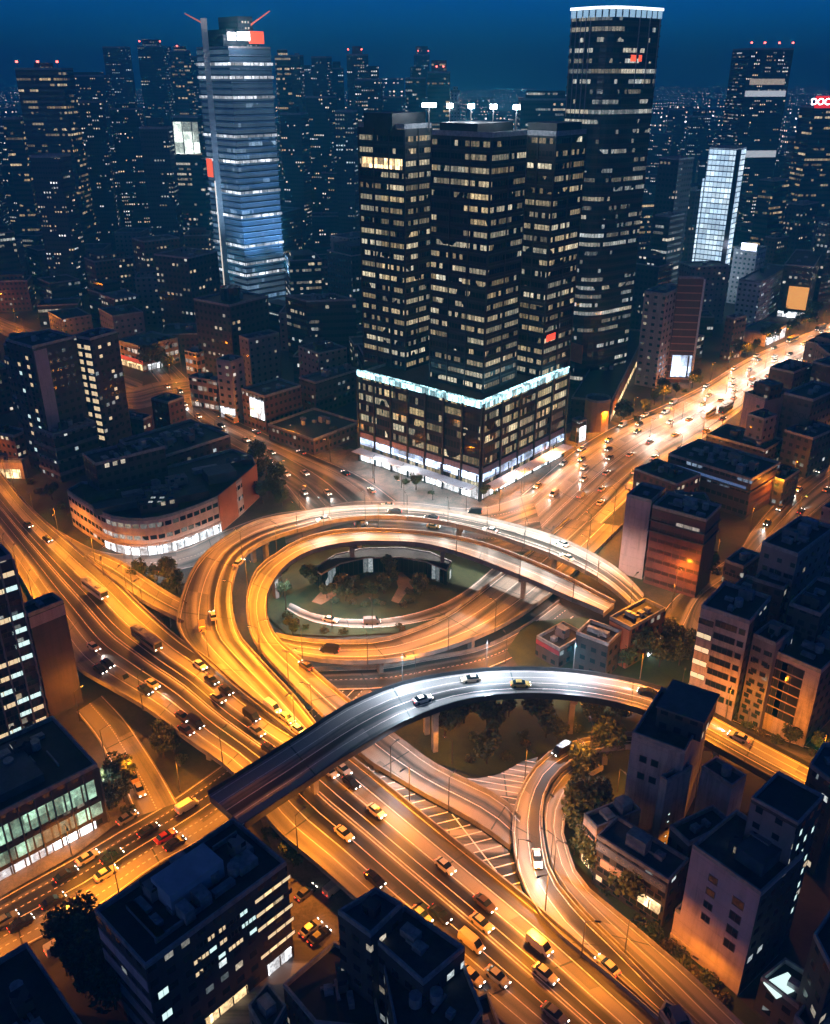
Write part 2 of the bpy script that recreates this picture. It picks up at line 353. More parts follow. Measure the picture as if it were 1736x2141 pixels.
    ROADS[key] = (wl, wr, n, U); RPOLY.append((key, [(p.x, p.y) for p in wl]+[(p.x, p.y) for p in wr[::-1]], wl))
    if not elev or True: NOGO.append([(p.x, p.y) for p in wl]+[(p.x, p.y) for p in wr[::-1]])
    return o
def sheet(name, pts, mat, kind='structure', z=None, hgt=0.0):   # flat polygon traced on the photo grid
    LIFT[0] += .02; zz = (LIFT[0] if z is None else z); P = [G(x, y, zz) for x, y in pts]
    if sum(P[i-1].x*P[i].y-P[i].x*P[i-1].y for i in range(len(P))) < 0: P = P[::-1]
    m = MB()
    if hgt: m.prism([(p.x, p.y) for p in P], zz, zz+hgt, 0, 0)
    else: m.face(P)
    o = m.build(name, mat); tag(o, kind=kind); NOGO.append([(p.x, p.y) for p in P]); return o

# ground to the horizon
m = MB()
for i in range(12):
    for j in range(12):
        x0, y0 = -9000+i*1500, -1000+j*1500; m.face([(x0, y0, 0), (x0+1500, y0, 0), (x0+1500, y0+1500, 0), (x0, y0+1500, 0)])
tag(m.build('ground', M_ground), kind='structure')

# --- streets on the ground
sheet('pavement', [(640, 1075), (560, 985), (700, 930), (1000, 1000), (1230, 860), (1330, 900), (1250, 1010), (1180, 1100), (1000, 1130), (760, 1120)], M_pave)
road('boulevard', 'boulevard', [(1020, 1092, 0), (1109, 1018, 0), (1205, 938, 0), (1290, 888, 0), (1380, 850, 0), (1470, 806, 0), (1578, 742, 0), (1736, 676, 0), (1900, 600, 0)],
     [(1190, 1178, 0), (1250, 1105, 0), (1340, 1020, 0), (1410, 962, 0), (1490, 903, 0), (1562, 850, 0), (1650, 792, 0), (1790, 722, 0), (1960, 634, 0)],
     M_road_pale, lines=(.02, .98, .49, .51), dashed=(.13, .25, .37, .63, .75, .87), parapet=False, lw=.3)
road('northwest_street', 'north_west_street', [(300, 760, 0), (345, 815, 0), (400, 868, 0), (470, 922, 0), (535, 958, 0), (590, 1010, 0), (640, 1075, 0), (700, 1150, 0)],
     [(345, 745, 0), (400, 800, 0), (463, 862, 0), (553, 906, 0), (658, 953, 0), (763, 1000, 0), (860, 1070, 0), (960, 1150, 0)], M_road, lines=(.03, .97, .5), dashed=(.25, .75), parapet=False)
road('cross_street', 'cross_street', [(590, 1090, 0), (720, 1050, 0), (860, 1050, 0), (1000, 1062, 0), (1110, 1030, 0)],
     [(600, 1150, 0), (730, 1135, 0), (880, 1135, 0), (1020, 1150, 0), (1150, 1160, 0)], M_road, lines=(.03, .97, .5), dashed=(.25, .75), parapet=False)
road('curved_street', 'curved_street', [(120, 1108, 0), (200, 1150, 0), (280, 1160, 0), (380, 1150, 0), (470, 1110, 0), (560, 1078, 0), (640, 1066, 0)],
     [(110, 1140, 0), (185, 1182, 0), (280, 1196, 0), (400, 1188, 0), (490, 1145, 0), (580, 1105, 0), (650, 1090, 0)], M_road, lines=(.03, .97), dashed=(.5,), parapet=False)
road('left_street', 'side_street', [(-120, 1955, 0), (0, 1880, 0), (163, 1790, 0), (253, 1737, 0), (335, 1690, 0), (430, 1625, 0), (540, 1545, 0), (640, 1475, 0), (720, 1405, 0)],
     [(-100, 2090, 0), (0, 2010, 0), (195, 1905, 0), (325, 1812, 0), (420, 1760, 0), (520, 1690, 0), (630, 1600, 0), (720, 1530, 0), (790, 1455, 0)],
     M_road, lines=(.03, .97, .5), dashed=(.18, .34, .66, .82), parapet=False)
road('ramp_street', 'slip_street', [(160, 1490, 0), (200, 1540, 0), (222, 1580, 0), (255, 1640, 0), (285, 1710, 0)], [(215, 1455, 0), (262, 1505, 0), (300, 1560, 0), (338, 1620, 0), (372, 1680, 0)], M_road, lines=(.05, .95), dashed=(.5,), parapet=False)
road('right_street', 'right_hand_street', [(1800, 905, 0), (1736, 945, 0), (1650, 1020, 0), (1575, 1105, 0), (1545, 1150, 0), (1440, 1225, 0), (1395, 1265, 0), (1350, 1330, 0)],
     [(1850, 975, 0), (1760, 1030, 0), (1690, 1085, 0), (1630, 1150, 0), (1580, 1205, 0), (1480, 1275, 0), (1470, 1340, 0), (1460, 1420, 0)], M_road, lines=(.04, .96, .5), parapet=False)
road('east_street', 'east_street', [(1430, 1440, 0), (1500, 1490, 0), (1560, 1518, 0), (1640, 1548, 0), (1700, 1565, 0), (1800, 1600, 0)], [(1420, 1475, 0), (1490, 1525, 0), (1560, 1570, 0), (1640, 1612, 0), (1700, 1650, 0), (1790, 1700, 0)], M_road, lines=(.04, .96), dashed=(.5,), parapet=False)
road('far_left_street', 'far_left_street', [(-60, 640, 0), (20, 672, 0), (90, 700, 0), (200, 760, 0), (300, 800, 0)], [(-60, 675, 0), (5, 700, 0), (80, 735, 0), (180, 790, 0), (290, 840, 0)], M_road, lines=(.5,), parapet=False)
road('front_street', 'small_street', [(180, 790, 0), (255, 815, 0), (330, 800, 0), (400, 790, 0)], [(200, 840, 0), (270, 858, 0), (340, 845, 0), (410, 830, 0)], M_road, lines=(.5,), parapet=False)
# lower street below the rings
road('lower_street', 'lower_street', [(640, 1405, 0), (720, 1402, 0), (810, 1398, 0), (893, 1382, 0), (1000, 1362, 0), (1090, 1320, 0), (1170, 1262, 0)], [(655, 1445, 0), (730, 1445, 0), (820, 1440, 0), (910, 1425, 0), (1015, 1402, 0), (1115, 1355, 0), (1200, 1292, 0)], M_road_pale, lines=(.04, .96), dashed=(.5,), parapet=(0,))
# road round the park inside the ring
sheet('ring_verge', [(560, 1190), (640, 1128), (780, 1108), (960, 1125), (1080, 1175), (1090, 1205), (1020, 1262), (900, 1318), (700, 1330), (600, 1325), (560, 1290)], M_grass)
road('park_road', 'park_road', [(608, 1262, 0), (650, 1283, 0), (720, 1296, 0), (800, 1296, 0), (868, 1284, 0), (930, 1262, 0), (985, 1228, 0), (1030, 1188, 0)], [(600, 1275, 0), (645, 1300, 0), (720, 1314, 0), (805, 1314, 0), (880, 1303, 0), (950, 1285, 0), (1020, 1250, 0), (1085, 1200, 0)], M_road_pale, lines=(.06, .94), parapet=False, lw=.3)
# parks
sheet('park_lawn', [(585, 1165), (640, 1120), (800, 1105), (960, 1120), (1050, 1170), (985, 1226), (930, 1260), (868, 1282), (800, 1294), (720, 1294), (650, 1281), (606, 1260), (575, 1215)], M_grass)
sheet('park_path', [(652, 1258), (672, 1236), (700, 1214), (735, 1196), (745, 1203), (722, 1216), (712, 1236), (694, 1252), (672, 1264)], M_earth)
sheet('park_path', [(818, 1256), (833, 1228), (826, 1200), (840, 1196), (862, 1214), (868, 1228), (846, 1244), (834, 1262)], M_earth)
sheet('lower_lawn', [(760, 1535), (860, 1480), (1000, 1450), (1240, 1455), (1340, 1520), (1180, 1560), (1090, 1590), (1040, 1618), (1000, 1622), (900, 1590), (830, 1560)], M_grass)
sheet('verge', [(232, 1205), (300, 1222), (375, 1215), (382, 1262), (340, 1255), (285, 1225)], M_grass)
sheet('verge', [(1225, 1590), (1330, 1560), (1400, 1640), (1260, 1700), (1290, 1800), (1330, 1890), (1500, 2040), (1600, 2141), (1545, 2141), (1320, 1932), (1200, 1800), (1185, 1700)], M_grass)
sheet('verge', [(1100, 1300), (1230, 1290), (1290, 1380), (1460, 1340), (1470, 1430), (1380, 1440), (1200, 1400), (1090, 1400), (1060, 1360)], M_grass)
sheet('paved_yard', [(540, 1700), (700, 1820), (760, 1900), (690, 1990), (560, 1960), (590, 1830)], M_pave)
sheet('paved_yard', [(0, 1800), (120, 1700), (240, 1640), (275, 1700), (160, 1785), (0, 1875)], M_pave)
sheet('dark_asphalt', [(430, 1960), (600, 1930), (720, 2010), (600, 2141), (380, 2141), (350, 2050)], M_road_dark)

# --- elevated roads
NEH = [(-60, 905, 1), (-10, 975, 2), (60, 1060, 3), (150, 1140, 4), (231, 1208, 5), (300, 1275, 6), (372, 1338, 7), (434, 1381, 7), (500, 1440, 7), (580, 1500, 7), (660, 1545, 7), (730, 1584, 7), (900, 1722, 7), (1092, 1877, 7), (1202, 1970, 7), (1290, 2050, 7), (1400, 2150, 7), (1500, 2240, 7)]
SWH = [(-130, 1010, 1), (-60, 1075, 2), (20, 1170, 3), (90, 1290, 4), (155, 1389, 5), (225, 1435, 6.5), (307, 1483, 7), (397, 1551, 7), (491, 1620, 7), (575, 1732, 7), (660, 1805, 7), (752, 1887, 7), (850, 1972, 7), (936, 2047, 7), (1050, 2141, 7), (1150, 2225, 7), (1220, 2300, 7)]
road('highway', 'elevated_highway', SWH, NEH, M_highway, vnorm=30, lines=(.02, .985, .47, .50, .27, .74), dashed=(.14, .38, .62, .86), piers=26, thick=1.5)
road('west_ramp', 'slip_ramp', [(177, 1167, 4.2), (224, 1204, 5), (289, 1251, 6.5), (340, 1280, 7.6), (385, 1302, 8.4)], [(192, 1153, 4.2), (253, 1179, 5), (296, 1208, 6.5), (345, 1240, 7.6), (392, 1266, 8.4)], M_road, lines=(.05, .95, .5), piers=20)
# outer ring
RO = [(1345, 1248, 11), (1307, 1208, 12), (1253, 1170, 13), (1181, 1134, 13), (1109, 1110, 13), (1008, 1085, 13), (900, 1067, 13), (792, 1061, 13), (683, 1067, 12.5), (612, 1079, 12), (542, 1092, 11.5), (488, 1118, 11), (434, 1157, 10.5), (401, 1201, 10), (379, 1262, 9), (372, 1310, 8.5), (392, 1345, 8), (440, 1395, 7.3), (500, 1447, 7.1), (585, 1515, 7.1), (640, 1560, 7.1)]
RI = [(1320, 1268, 11), (1290, 1240, 12), (1240, 1205, 13), (1170, 1170, 13), (1109, 1146, 13), (1008, 1113, 13), (900, 1090, 13), (792, 1082, 13), (701, 1090, 12.5), (640, 1106, 12), (570, 1127, 11.5), (517, 1157, 11), (495, 1190, 10.5), (484, 1244, 10), (488, 1291, 9), (502, 1334, 8.5), (530, 1368, 8), (575, 1417, 7.3), (615, 1460, 7.1), (670, 1530, 7.1), (705, 1572, 7.1)]
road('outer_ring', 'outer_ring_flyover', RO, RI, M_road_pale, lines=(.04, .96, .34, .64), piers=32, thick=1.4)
QO = [(1285, 1262, 11), (1253, 1246, 11), (1181, 1208, 12), (1099, 1172, 12), (1008, 1139, 12), (936, 1123, 12), (864, 1114, 12), (774, 1110, 12), (701, 1114, 12), (627, 1133, 11.5), (578, 1163, 11), (542, 1190, 10.5), (524, 1226, 10), (517, 1269, 9.5), (524, 1322, 9), (548, 1362, 8.5), (600, 1420, 8), (683, 1504, 7.5), (763, 1585, 7), (835, 1631, 7), (889, 1663, 7), (943, 1692, 7), (1008, 1729, 7), (1066, 1772, 7)]
QI = [(1262, 1282, 11), (1240, 1272, 11), (1181, 1248, 12), (1117, 1219, 12), (1027, 1183, 12), (954, 1157, 12), (882, 1140, 12), (810, 1136, 12), (738, 1137, 12), (665, 1150, 11.5), (611, 1175, 11), (578, 1208, 10.5), (558, 1248, 10), (558, 1291, 9.5), (574, 1331, 9), (600, 1358, 8.5), (655, 1405, 8), (734, 1472, 7.5), (849, 1560, 7), (900, 1598, 7), (960, 1630, 7), (1020, 1658, 7), (1060, 1685, 7), (1088, 1715, 7)]
road('inner_ring', 'inner_ring_flyover', QO, QI, M_road, lines=(.05, .95), dashed=(.5,), piers=24, thick=1.5)
road('lower_ring', 'lower_ring_ramp', [(578, 1330, 8.4), (630, 1340, 7.5), (700, 1345, 7), (792, 1342, 6.5), (860, 1322, 6), (930, 1292, 5), (990, 1250, 3.5), (1050, 1202, 2), (1115, 1150, .8), (1190, 1085, .2)],
     [(590, 1362, 8.4), (625, 1374, 7.5), (700, 1385, 7), (800, 1384, 6.5), (900, 1367, 6), (1009, 1329, 5), (1085, 1290, 3.5), (1160, 1235, 2), (1230, 1170, .8), (1300, 1100, .2)],
     M_road, lines=(.03, .97, .35, .68), piers=22, thick=1.2)
# loop on the right and the road inside it
AO = [(1500, 1540, 6), (1347, 1537, 6), (1260, 1544, 6), (1190, 1560, 6.2), (1135, 1590, 6.5), (1098, 1640, 6.8), (1076, 1700, 7), (1075, 1770, 7), (1092, 1845, 7), (1130, 1915, 7), (1190, 1975, 7.05), (1270, 2040, 7.05), (1345, 2105, 7.05), (1440, 2190, 7.05)]
AI = [(1490, 1566, 6), (1325, 1562, 6), (1250, 1571, 6), (1200, 1590, 6.2), (1165, 1618, 6.5), (1141, 1653, 6.8), (1131, 1710, 7), (1138, 1783, 7), (1156, 1841, 7), (1213, 1913, 7), (1282, 1981, 7), (1369, 2070, 7), (1420, 2120, 7), (1510, 2200, 7)]
road('loop', 'loop_ramp', AO, AI, M_road, lines=(.05, .95), dashed=(.5,), piers=24)
road('inner_loop', 'service_road', [(1235, 1580, 3.8), (1180, 1620, 4.5), (1147, 1670, 5), (1140, 1720, 5.5), (1150, 1790, 6), (1172, 1846, 6.5), (1225, 1912, 6.9), (1292, 1978, 7), (1380, 2066, 7), (1432, 2118, 7), (1520, 2200, 7)],
     [(1260, 1606, 3.8), (1215, 1635, 4.5), (1190, 1678, 5), (1176, 1739, 5.5), (1192, 1797, 6), (1217, 1851, 6.5), (1311, 1931, 6.9), (1416, 2021, 7), (1499, 2098, 7), (1545, 2145, 7), (1640, 2230, 7)], M_road, lines=(.05, .95, .5), piers=24)
# dark steel flyover
FU = [(437, 1662, 12), (500, 1622, 12.5), (560, 1585, 13), (650, 1528, 13.6), (735, 1475, 14), (850, 1430, 14), (1000, 1405, 14), (1150, 1403, 14), (1290, 1420, 14), (1400, 1450, 13.5), (1500, 1502, 12.5), (1600, 1556, 11), (1760, 1640, 9)]
FL = [(512, 1728, 12), (575, 1685, 12.5), (640, 1642, 13), (700, 1600, 13.6), (765, 1560, 14), (860, 1506, 14), (990, 1464, 14), (1130, 1455, 14), (1260, 1468, 14), (1370, 1498, 13.5), (1465, 1548, 12.5), (1560, 1602, 11), (1720, 1690, 9)]
road('flyover', 'steel_flyover', FU, FL, M_road_dark, lines=(.06, .94, .5), dashed=(.28, .72), piers=30, pier_off=14, thick=1.8, side_mat=M_steel)
# painted gore areas
gz = 7.012
def gore(pts, z, spec):
    P = [G(x, y, z) for x, y in pts]
    if sum(P[i-1].x*P[i].y-P[i].x*P[i-1].y for i in range(len(P))) < 0: P = P[::-1]
    m = MB(); m.face(P); o = m.build('gore_deck', M_road_dark); tag(o, kind='structure')
    sk = MB(); up = Vector((0, 0, 1.2))
    for i in range(len(P)): a, b = P[i-1], P[i]; sk.face([a-up, b-up, b-Vector((0,0,.01)), a-Vector((0,0,.01))])
    sk.build('bridge_deck', M_conc, o)
    for k, (ang, sp, ph) in enumerate(spec):
        d = Vector((math.cos(R_(ang)), math.sin(R_(ang)), 0)); nrm = Vector((-d.y, d.x, 0)); c = sum(P, Vector())/len(P); h = MB()
        for q in range(-60, 61):
            o0 = c+nrm*(q*sp+ph); xs = []
            for i in range(len(P)):
                a, b = P[i-1], P[i]; den = (b-a).cross(d).z
                if abs(den) < 1e-6: continue
                t = (o0-a).cross(d).z/den
                if 0 <= t < 1: xs.append((a.lerp(b, t)-o0).dot(d))
            xs.sort()
            for a, b in zip(xs[::2], xs[1::2]):
                if b-a > 1: s = nrm*.12; z_ = Vector((0, 0, .012+k*.006)); A, B = o0+d*a, o0+d*b; A.z = B.z = z; h.face([A-s+z_, B-s+z_, B+s+z_, A+s+z_])
        if h.f: h.build('hatch_marking', M_line, o)
    NOGO.append([(p.x, p.y) for p in P])
gore([(742, 1592), (763, 1600), (835, 1640), (889, 1672), (943, 1701), (1008, 1738), (1062, 1778), (1076, 1800), (1084, 1830), (1094, 1868), (1000, 1800), (900, 1718), (820, 1652)], 6.6, [(18, 2.3, 0), (-62, 9, 2)])
gore([(965, 1628), (1001, 1627), (1045, 1619), (1092, 1592), (1125, 1583), (1104, 1630), (1082, 1680), (1075, 1716), (1060, 1694), (1015, 1660)], 6.9, [(-14, 1.7, 0)])
# ------------------------------------------------------------------ street lamps (each with its own light)
LD = {}
def lamp_proto(kind, h, power, col, lens, label, globe=False):
    root = empty('street_lamp', (0, 0, 0), 0, label, 'street lamp')
    m = MB(); m.tube((0, 0, 0), (0, 0, h), .13, .07, 6); m.tube((0, 0, 0), (0, 0, .5), .22, .2, 6); m.build('pole', M_pole, root)
    m = MB(); m.tube((0, 0, h-.05), (1.7, 0, h+.35), .06, .05, 5); m.box(1.5, -.16, h+.28, 2.5, .16, h+.42); arm = m.build('arm', M_pole, root)
    m = MB(); m.box(1.6, -.12, h+.24, 2.4, .12, h+.277); m.build('lens', lens, arm)
    ld = bpy.data.lights.new('lamp_light', 'POINT' if globe else 'SPOT'); ld.energy = power; ld.color = col
    if not globe: ld.spot_size = R_(168); ld.spot_blend = .5
    ld.shadow_soft_size = .25; ld.shadow_soft_size = .25
    lo = bpy.data.objects.new('lamp_light', ld); C.objects.link(lo); lo.parent = root; lo.location = (2.0, 0, h+.12)
    bpy.context.view_layer.update(); kids_of(root); LD[kind] = [root, False]
def under_deck(x, y, z):
    for key, P, wl in RPOLY:
        if inpoly(x, y, P):
            q = min(wl, key=lambda w: (w.x-x)**2+(w.y-y)**2)
            if q.z > z+2.2 and q.z < z+13: return True
    return False
def put_lamp(kind, p, ang, label, group):
    if any(under_deck(p[0]+math.cos(ang)*r-math.sin(ang)*s, p[1]+math.sin(ang)*r+math.cos(ang)*s, p[2]) for r in (-1.5, 0, 1.5, 3) for s in (-2, 2)): return
    root, used = LD[kind]
    o = root if not used else copy_tree(root)
    LD[kind][1] = True; o.location = p; o.rotation_euler = (0, 0, ang); o['label'] = label; o['group'] = group; return o
P_O, P_W = 8700, 8600
lamp_proto('o', 8.5, P_O, ORANGE, M_lamp_o, 'orange street lamp')
lamp_proto('O', 9.5, P_O*2.6, ORANGE, M_lamp_o, 'bright orange street lamp')
lamp_proto('d', 7.0, P_O*.42, ORANGE, M_lamp_o, 'small orange street lamp')
lamp_proto('g', 8.5, P_O*.5, ORANGE, M_lamp_o, 'orange street lamp', True)
lamp_proto('G', 9.5, P_O*.8, ORANGE, M_lamp_o, 'orange street lamp', True)
lamp_proto('c', 8.5, P_W*2.1, (.76, .87, 1), M_lamp_w, 'cool white street lamp')
lamp_proto('w', 8.5, P_W*.8, WHITE, M_lamp_w, 'white street lamp')
lamp_proto('W', 8.5, P_W*2.4, (1, .84, .72), M_lamp_w, 'bright white street lamp')
def lamps(key, kind, f0, f1, sp, side, label, group, inset=-.6, frac=0):
    wl, wr, n, U = ROADS[key]; s = U[-1]*f0; i = 0
    while s <= U[-1]*f1:
        while i < n-1 and U[i+1] < s: i += 1
        a, b = (wl[i], wr[i]) if side == 0 else (wr[i], wl[i]); d = (b-a).normalized(); p = a+d*inset+(b-a)*frac
        put_lamp(kind, (p.x, p.y, a.z), math.atan2(d.y, d.x), label, group); s += sp
# highway
G1 = 'street lamps along the elevated highway'
lamps('highway', 'o', .04, .20, 24, 0, 'orange lamp on the south west parapet at the upper left end of the highway', G1)
lamps('highway', 'd', .21, .34, 22, 0, 'small orange lamp on the south west parapet beside the brown walled tower', G1)
lamps('highway', 'O', .35, .50, 24, 0, 'orange lamp on the south west parapet of the highway before the steel flyover', G1)
lamps('highway', 'O', .52, .98, 34, 0, 'tall orange lamp on the outer south west parapet of the wide elevated highway', G1)
lamps('highway', 'd', .12, .30, 24, 1, 'orange lamp on the north east parapet of the highway left of the ring', G1)
lamps('highway', 'O', .02, .09, 26, 1, 'orange lamp at the far upper left end of the highway', G1)
lamps('highway', 'O', .32, .44, 22, 1, 'tall orange lamp on the north east parapet of the highway above the steel flyover', G1)
lamps('highway', 'O', .60, .98, 34, 1, 'tall orange lamp on the north east parapet of the highway below the steel flyover', G1)
G2 = 'street lamps on the ring flyovers'
lamps('outer_ring', 'W', .08, .50, 14, 0, 'added white lamp on the back arc of the outer ring flyover', G2)  # lamps added; their light stands in for the white trails
lamps('outer_ring', 'O', .0, .09, 16, 0, 'orange lamp at the right hand end of the outer ring flyover', G2)
lamps('outer_ring', 'O', .52, .98, 26, 0, 'orange lamp on the left curve of the outer ring flyover', G2)
lamps('inner_ring', 'o', .04, .30, 22, 0, 'orange lamp on the right hand half of the inner ring flyover', G2)
lamps('inner_ring', 'O', .32, .62, 19, 1, 'orange lamp on the left curve of the inner ring flyover', G2)
lamps('inner_ring', 'w', .83, .93, 15, 1, 'added white lamp on the ramp below the steel flyover beside the dark lawn', G2)  # added lamps that whiten the ramp like headlight trails
lamps('inner_ring', 'O', .66, .78, 19, 1, 'orange lamp on the inner ring ramp just above the steel flyover', G2)
lamps('inner_ring', 'o', .95, .99, 19, 1, 'orange lamp where the ramp meets the hatched gore', G2)
lamps('lower_ring', 'O', .05, .95, 18, 1, 'orange lamp on the lower ring ramp in front of the park', 'street lamps on the lower ring ramp')
lamps('lower_street', 'o', .1, .95, 22, 1, 'orange lamp on the street under the lower ring ramp', 'street lamps below the ramps')
lamps('park_road', 'w', .05, .55, 14, 1, 'white lamp on the little road round the park', 'street lamps on the park road')
lamps('west_ramp', 'o', .3, .95, 20, 1, 'orange lamp on the short ramp from the highway to the ring', 'street lamps on the short west ramp')
lamps('loop', 'o', .12, .42, 20, 0, 'orange lamp on the top curve of the loop ramp', 'street lamps on the loop ramp')
lamps('loop', 'o', .46, .97, 22, 1, 'orange lamp between the loop ramp and the service road', 'street lamps on the loop ramp')
lamps('inner_loop', 'o', .5, .98, 20, 1, 'orange lamp on the outer kerb of the service road at the lower right', 'street lamps on the service road')
lamps('inner_loop', 'd', .08, .45, 20, 1, 'small orange lamp on the bend of the service road', 'street lamps on the service road')
lamps('loop', 'w', .62, .85, 30, 0, 'added white lamp on the highway side of the lower loop ramp', 'street lamps on the loop ramp')  # lamps added to make the white streak on the loop
lamps('flyover', 'c', .36, .68, 19, 0, 'added white lamp on the middle of the dark steel flyover', 'street lamps on the steel flyover')  # added cool lamps brighten the middle of the flyover in place of trails
lamps('flyover', 'O', .72, .98, 18, 0, 'orange lamp on the right hand half of the steel flyover', 'street lamps on the steel flyover')
# ground streets
lamps('boulevard', 'W', .24, .97, 26, 0, 'added white lamp on the median of the broad boulevard', 'added lamps on the boulevard median', frac=.5)  # median lamps added for the white centre of the trails
lamps('left_street', 'O', .02, .62, 30, 1, 'orange lamp on the near kerb of the street in the lower left', 'street lamps on the lower left street')
lamps('left_street', 'o', .06, .60, 24, 0, 'orange lamp on the far kerb of the street in the lower left', 'street lamps on the lower left street')
lamps('ramp_street', 'g', .1, .95, 18, 1, 'orange lamp on the slip street beside the lit hall', 'street lamps on the slip street')
lamps('boulevard', 'O', .02, .98, 24, 0, 'orange lamp on the tower side of the broad boulevard', 'street lamps along the boulevard')
lamps('boulevard', 'O', .04, .98, 24, 1, 'orange lamp on the low rise side of the broad boulevard', 'street lamps along the boulevard')
lamps('northwest_street', 'G', .05, .95, 24, 0, 'orange lamp on the street behind the curved building', 'street lamps on the north west street')
lamps('northwest_street', 'g', .3, .9, 30, 1, 'orange lamp on the kerb opposite the curved building', 'street lamps on the north west street')
lamps('curved_street', 'w', .05, .9, 22, 1, 'white lamp on the street in front of the curved building', 'street lamps in front of the curved building')
lamps('cross_street', 'w', .1, .9, 26, 1, 'white lamp in the junction behind the ring flyovers', 'street lamps in the junction')
lamps('right_street', 'G', .02, .95, 24, 1, 'orange lamp on the street between the dark blocks on the right', 'street lamps on the right hand street')
lamps('east_street', 'G', .05, .95, 20, 1, 'orange lamp on the street below the beige apartment blocks', 'street lamps on the east street')
lamps('far_left_street', 'G', .05, .9, 30, 0, 'orange lamp on the far street at the left edge', 'street lamps on the far left street')
lamps('front_street', 'g', .1, .9, 24, 0, 'orange lamp on the small street by the red storefront', 'street lamps on the small street')
for x, y, k, t in [(1290, 1500, 'd', 'garden lamp glowing among bushes at the right end of the dark lawn'), (1200, 1500, 'd', 'garden lamp in the middle of the dark lawn behind the loop'),
                   (945, 1600, 'd', 'small lamp post at the near edge of the dark lawn'), (712, 1222, 'g', 'garden lamp on the left sandy path of the ring park'), (850, 1212, 'g', 'garden lamp on the right sandy path of the ring park'),
                   (588, 1290, 'd', 'garden lamp between the inner ring and the park'), (330, 1235, 'd', 'garden lamp on the verge left of the ring'), (650, 1860, 'w', 'white yard lamp beside the big dark roofed building'), (700, 1900, 'w', 'white yard lamp behind the dark blue roofed block'),
                   (100, 1735, 'w', 'white lamp in front of the green glass hall'), (210, 1690, 'w', 'white lamp at the right corner of the green glass hall'), (1500, 1040, 'g', 'added lamp in the lane beside the mall'), (1420, 2050, 'd', 'added orange lamp on the verge below the mauve block'), (1200, 1790, 'g', 'added orange lamp by the belt of trees in front of the lettered shops'), (1290, 1660, 'd', 'added orange lamp among trees left of the stepped grey tower'), (1440, 1820, 'd', 'added orange lamp in the alley left of the mauve block'),  # mall, verge, belt, tree and alley lamps added to light the walls
 (780, 1000, 'w', 'added white lamp on the pavement at the left of the podium'), (840, 1020, 'w', 'added white lamp on the pavement before the left podium front'), (905, 1045, 'w', 'added white lamp on the pavement in the middle of the podium front'), (975, 1068, 'w', 'added white lamp on the pavement near the podium corner'), (1090, 1030, 'w', 'added white lamp on the pavement right of the podium corner'), (1150, 985, 'w', 'added white lamp on the pavement at the right podium front')]:  # pavement lamps added for the white glow before the podium
    p = G(x, y, .05); put_lamp(k, p, random.Random(x).uniform(0, 6), t, 'single lamps in yards and gardens')
# ------------------------------------------------------------------ cars
def body_loft(m, secs, mi=0):        # sections: (x, half width, z low, z high, top half width)
    rings = [[(x, -w, zl), (x, -w, (zl+zh)/2+.05), (x, -wt, zh), (x, wt, zh), (x, w, (zl+zh)/2+.05), (x, w, zl)] for x, w, zl, zh, wt in secs]
    for a, b in zip(rings, rings[1:]):
        for k in range(6): j = (k+1) % 6; m.face([a[j], a[k], b[k], b[j]], mi)
    m.face(rings[0], mi); m.face(rings[-1][::-1], mi)
PAINT = {}
def paint(name, col): PAINT[name] = plain('paint_'+name, col, .28, .06, 2, .2)
for nm, col in dict(white=(.75, .74, .7), cream=(.62, .55, .42), black=(.015, .015, .017), grey=(.18, .18, .19), silver=(.45, .45, .46), red=(.4, .04, .03), brown=(.09, .06, .045), yellow=(.6, .42, .12), blue=(.04, .08, .25)).items(): paint(nm, col)
CARP = {}
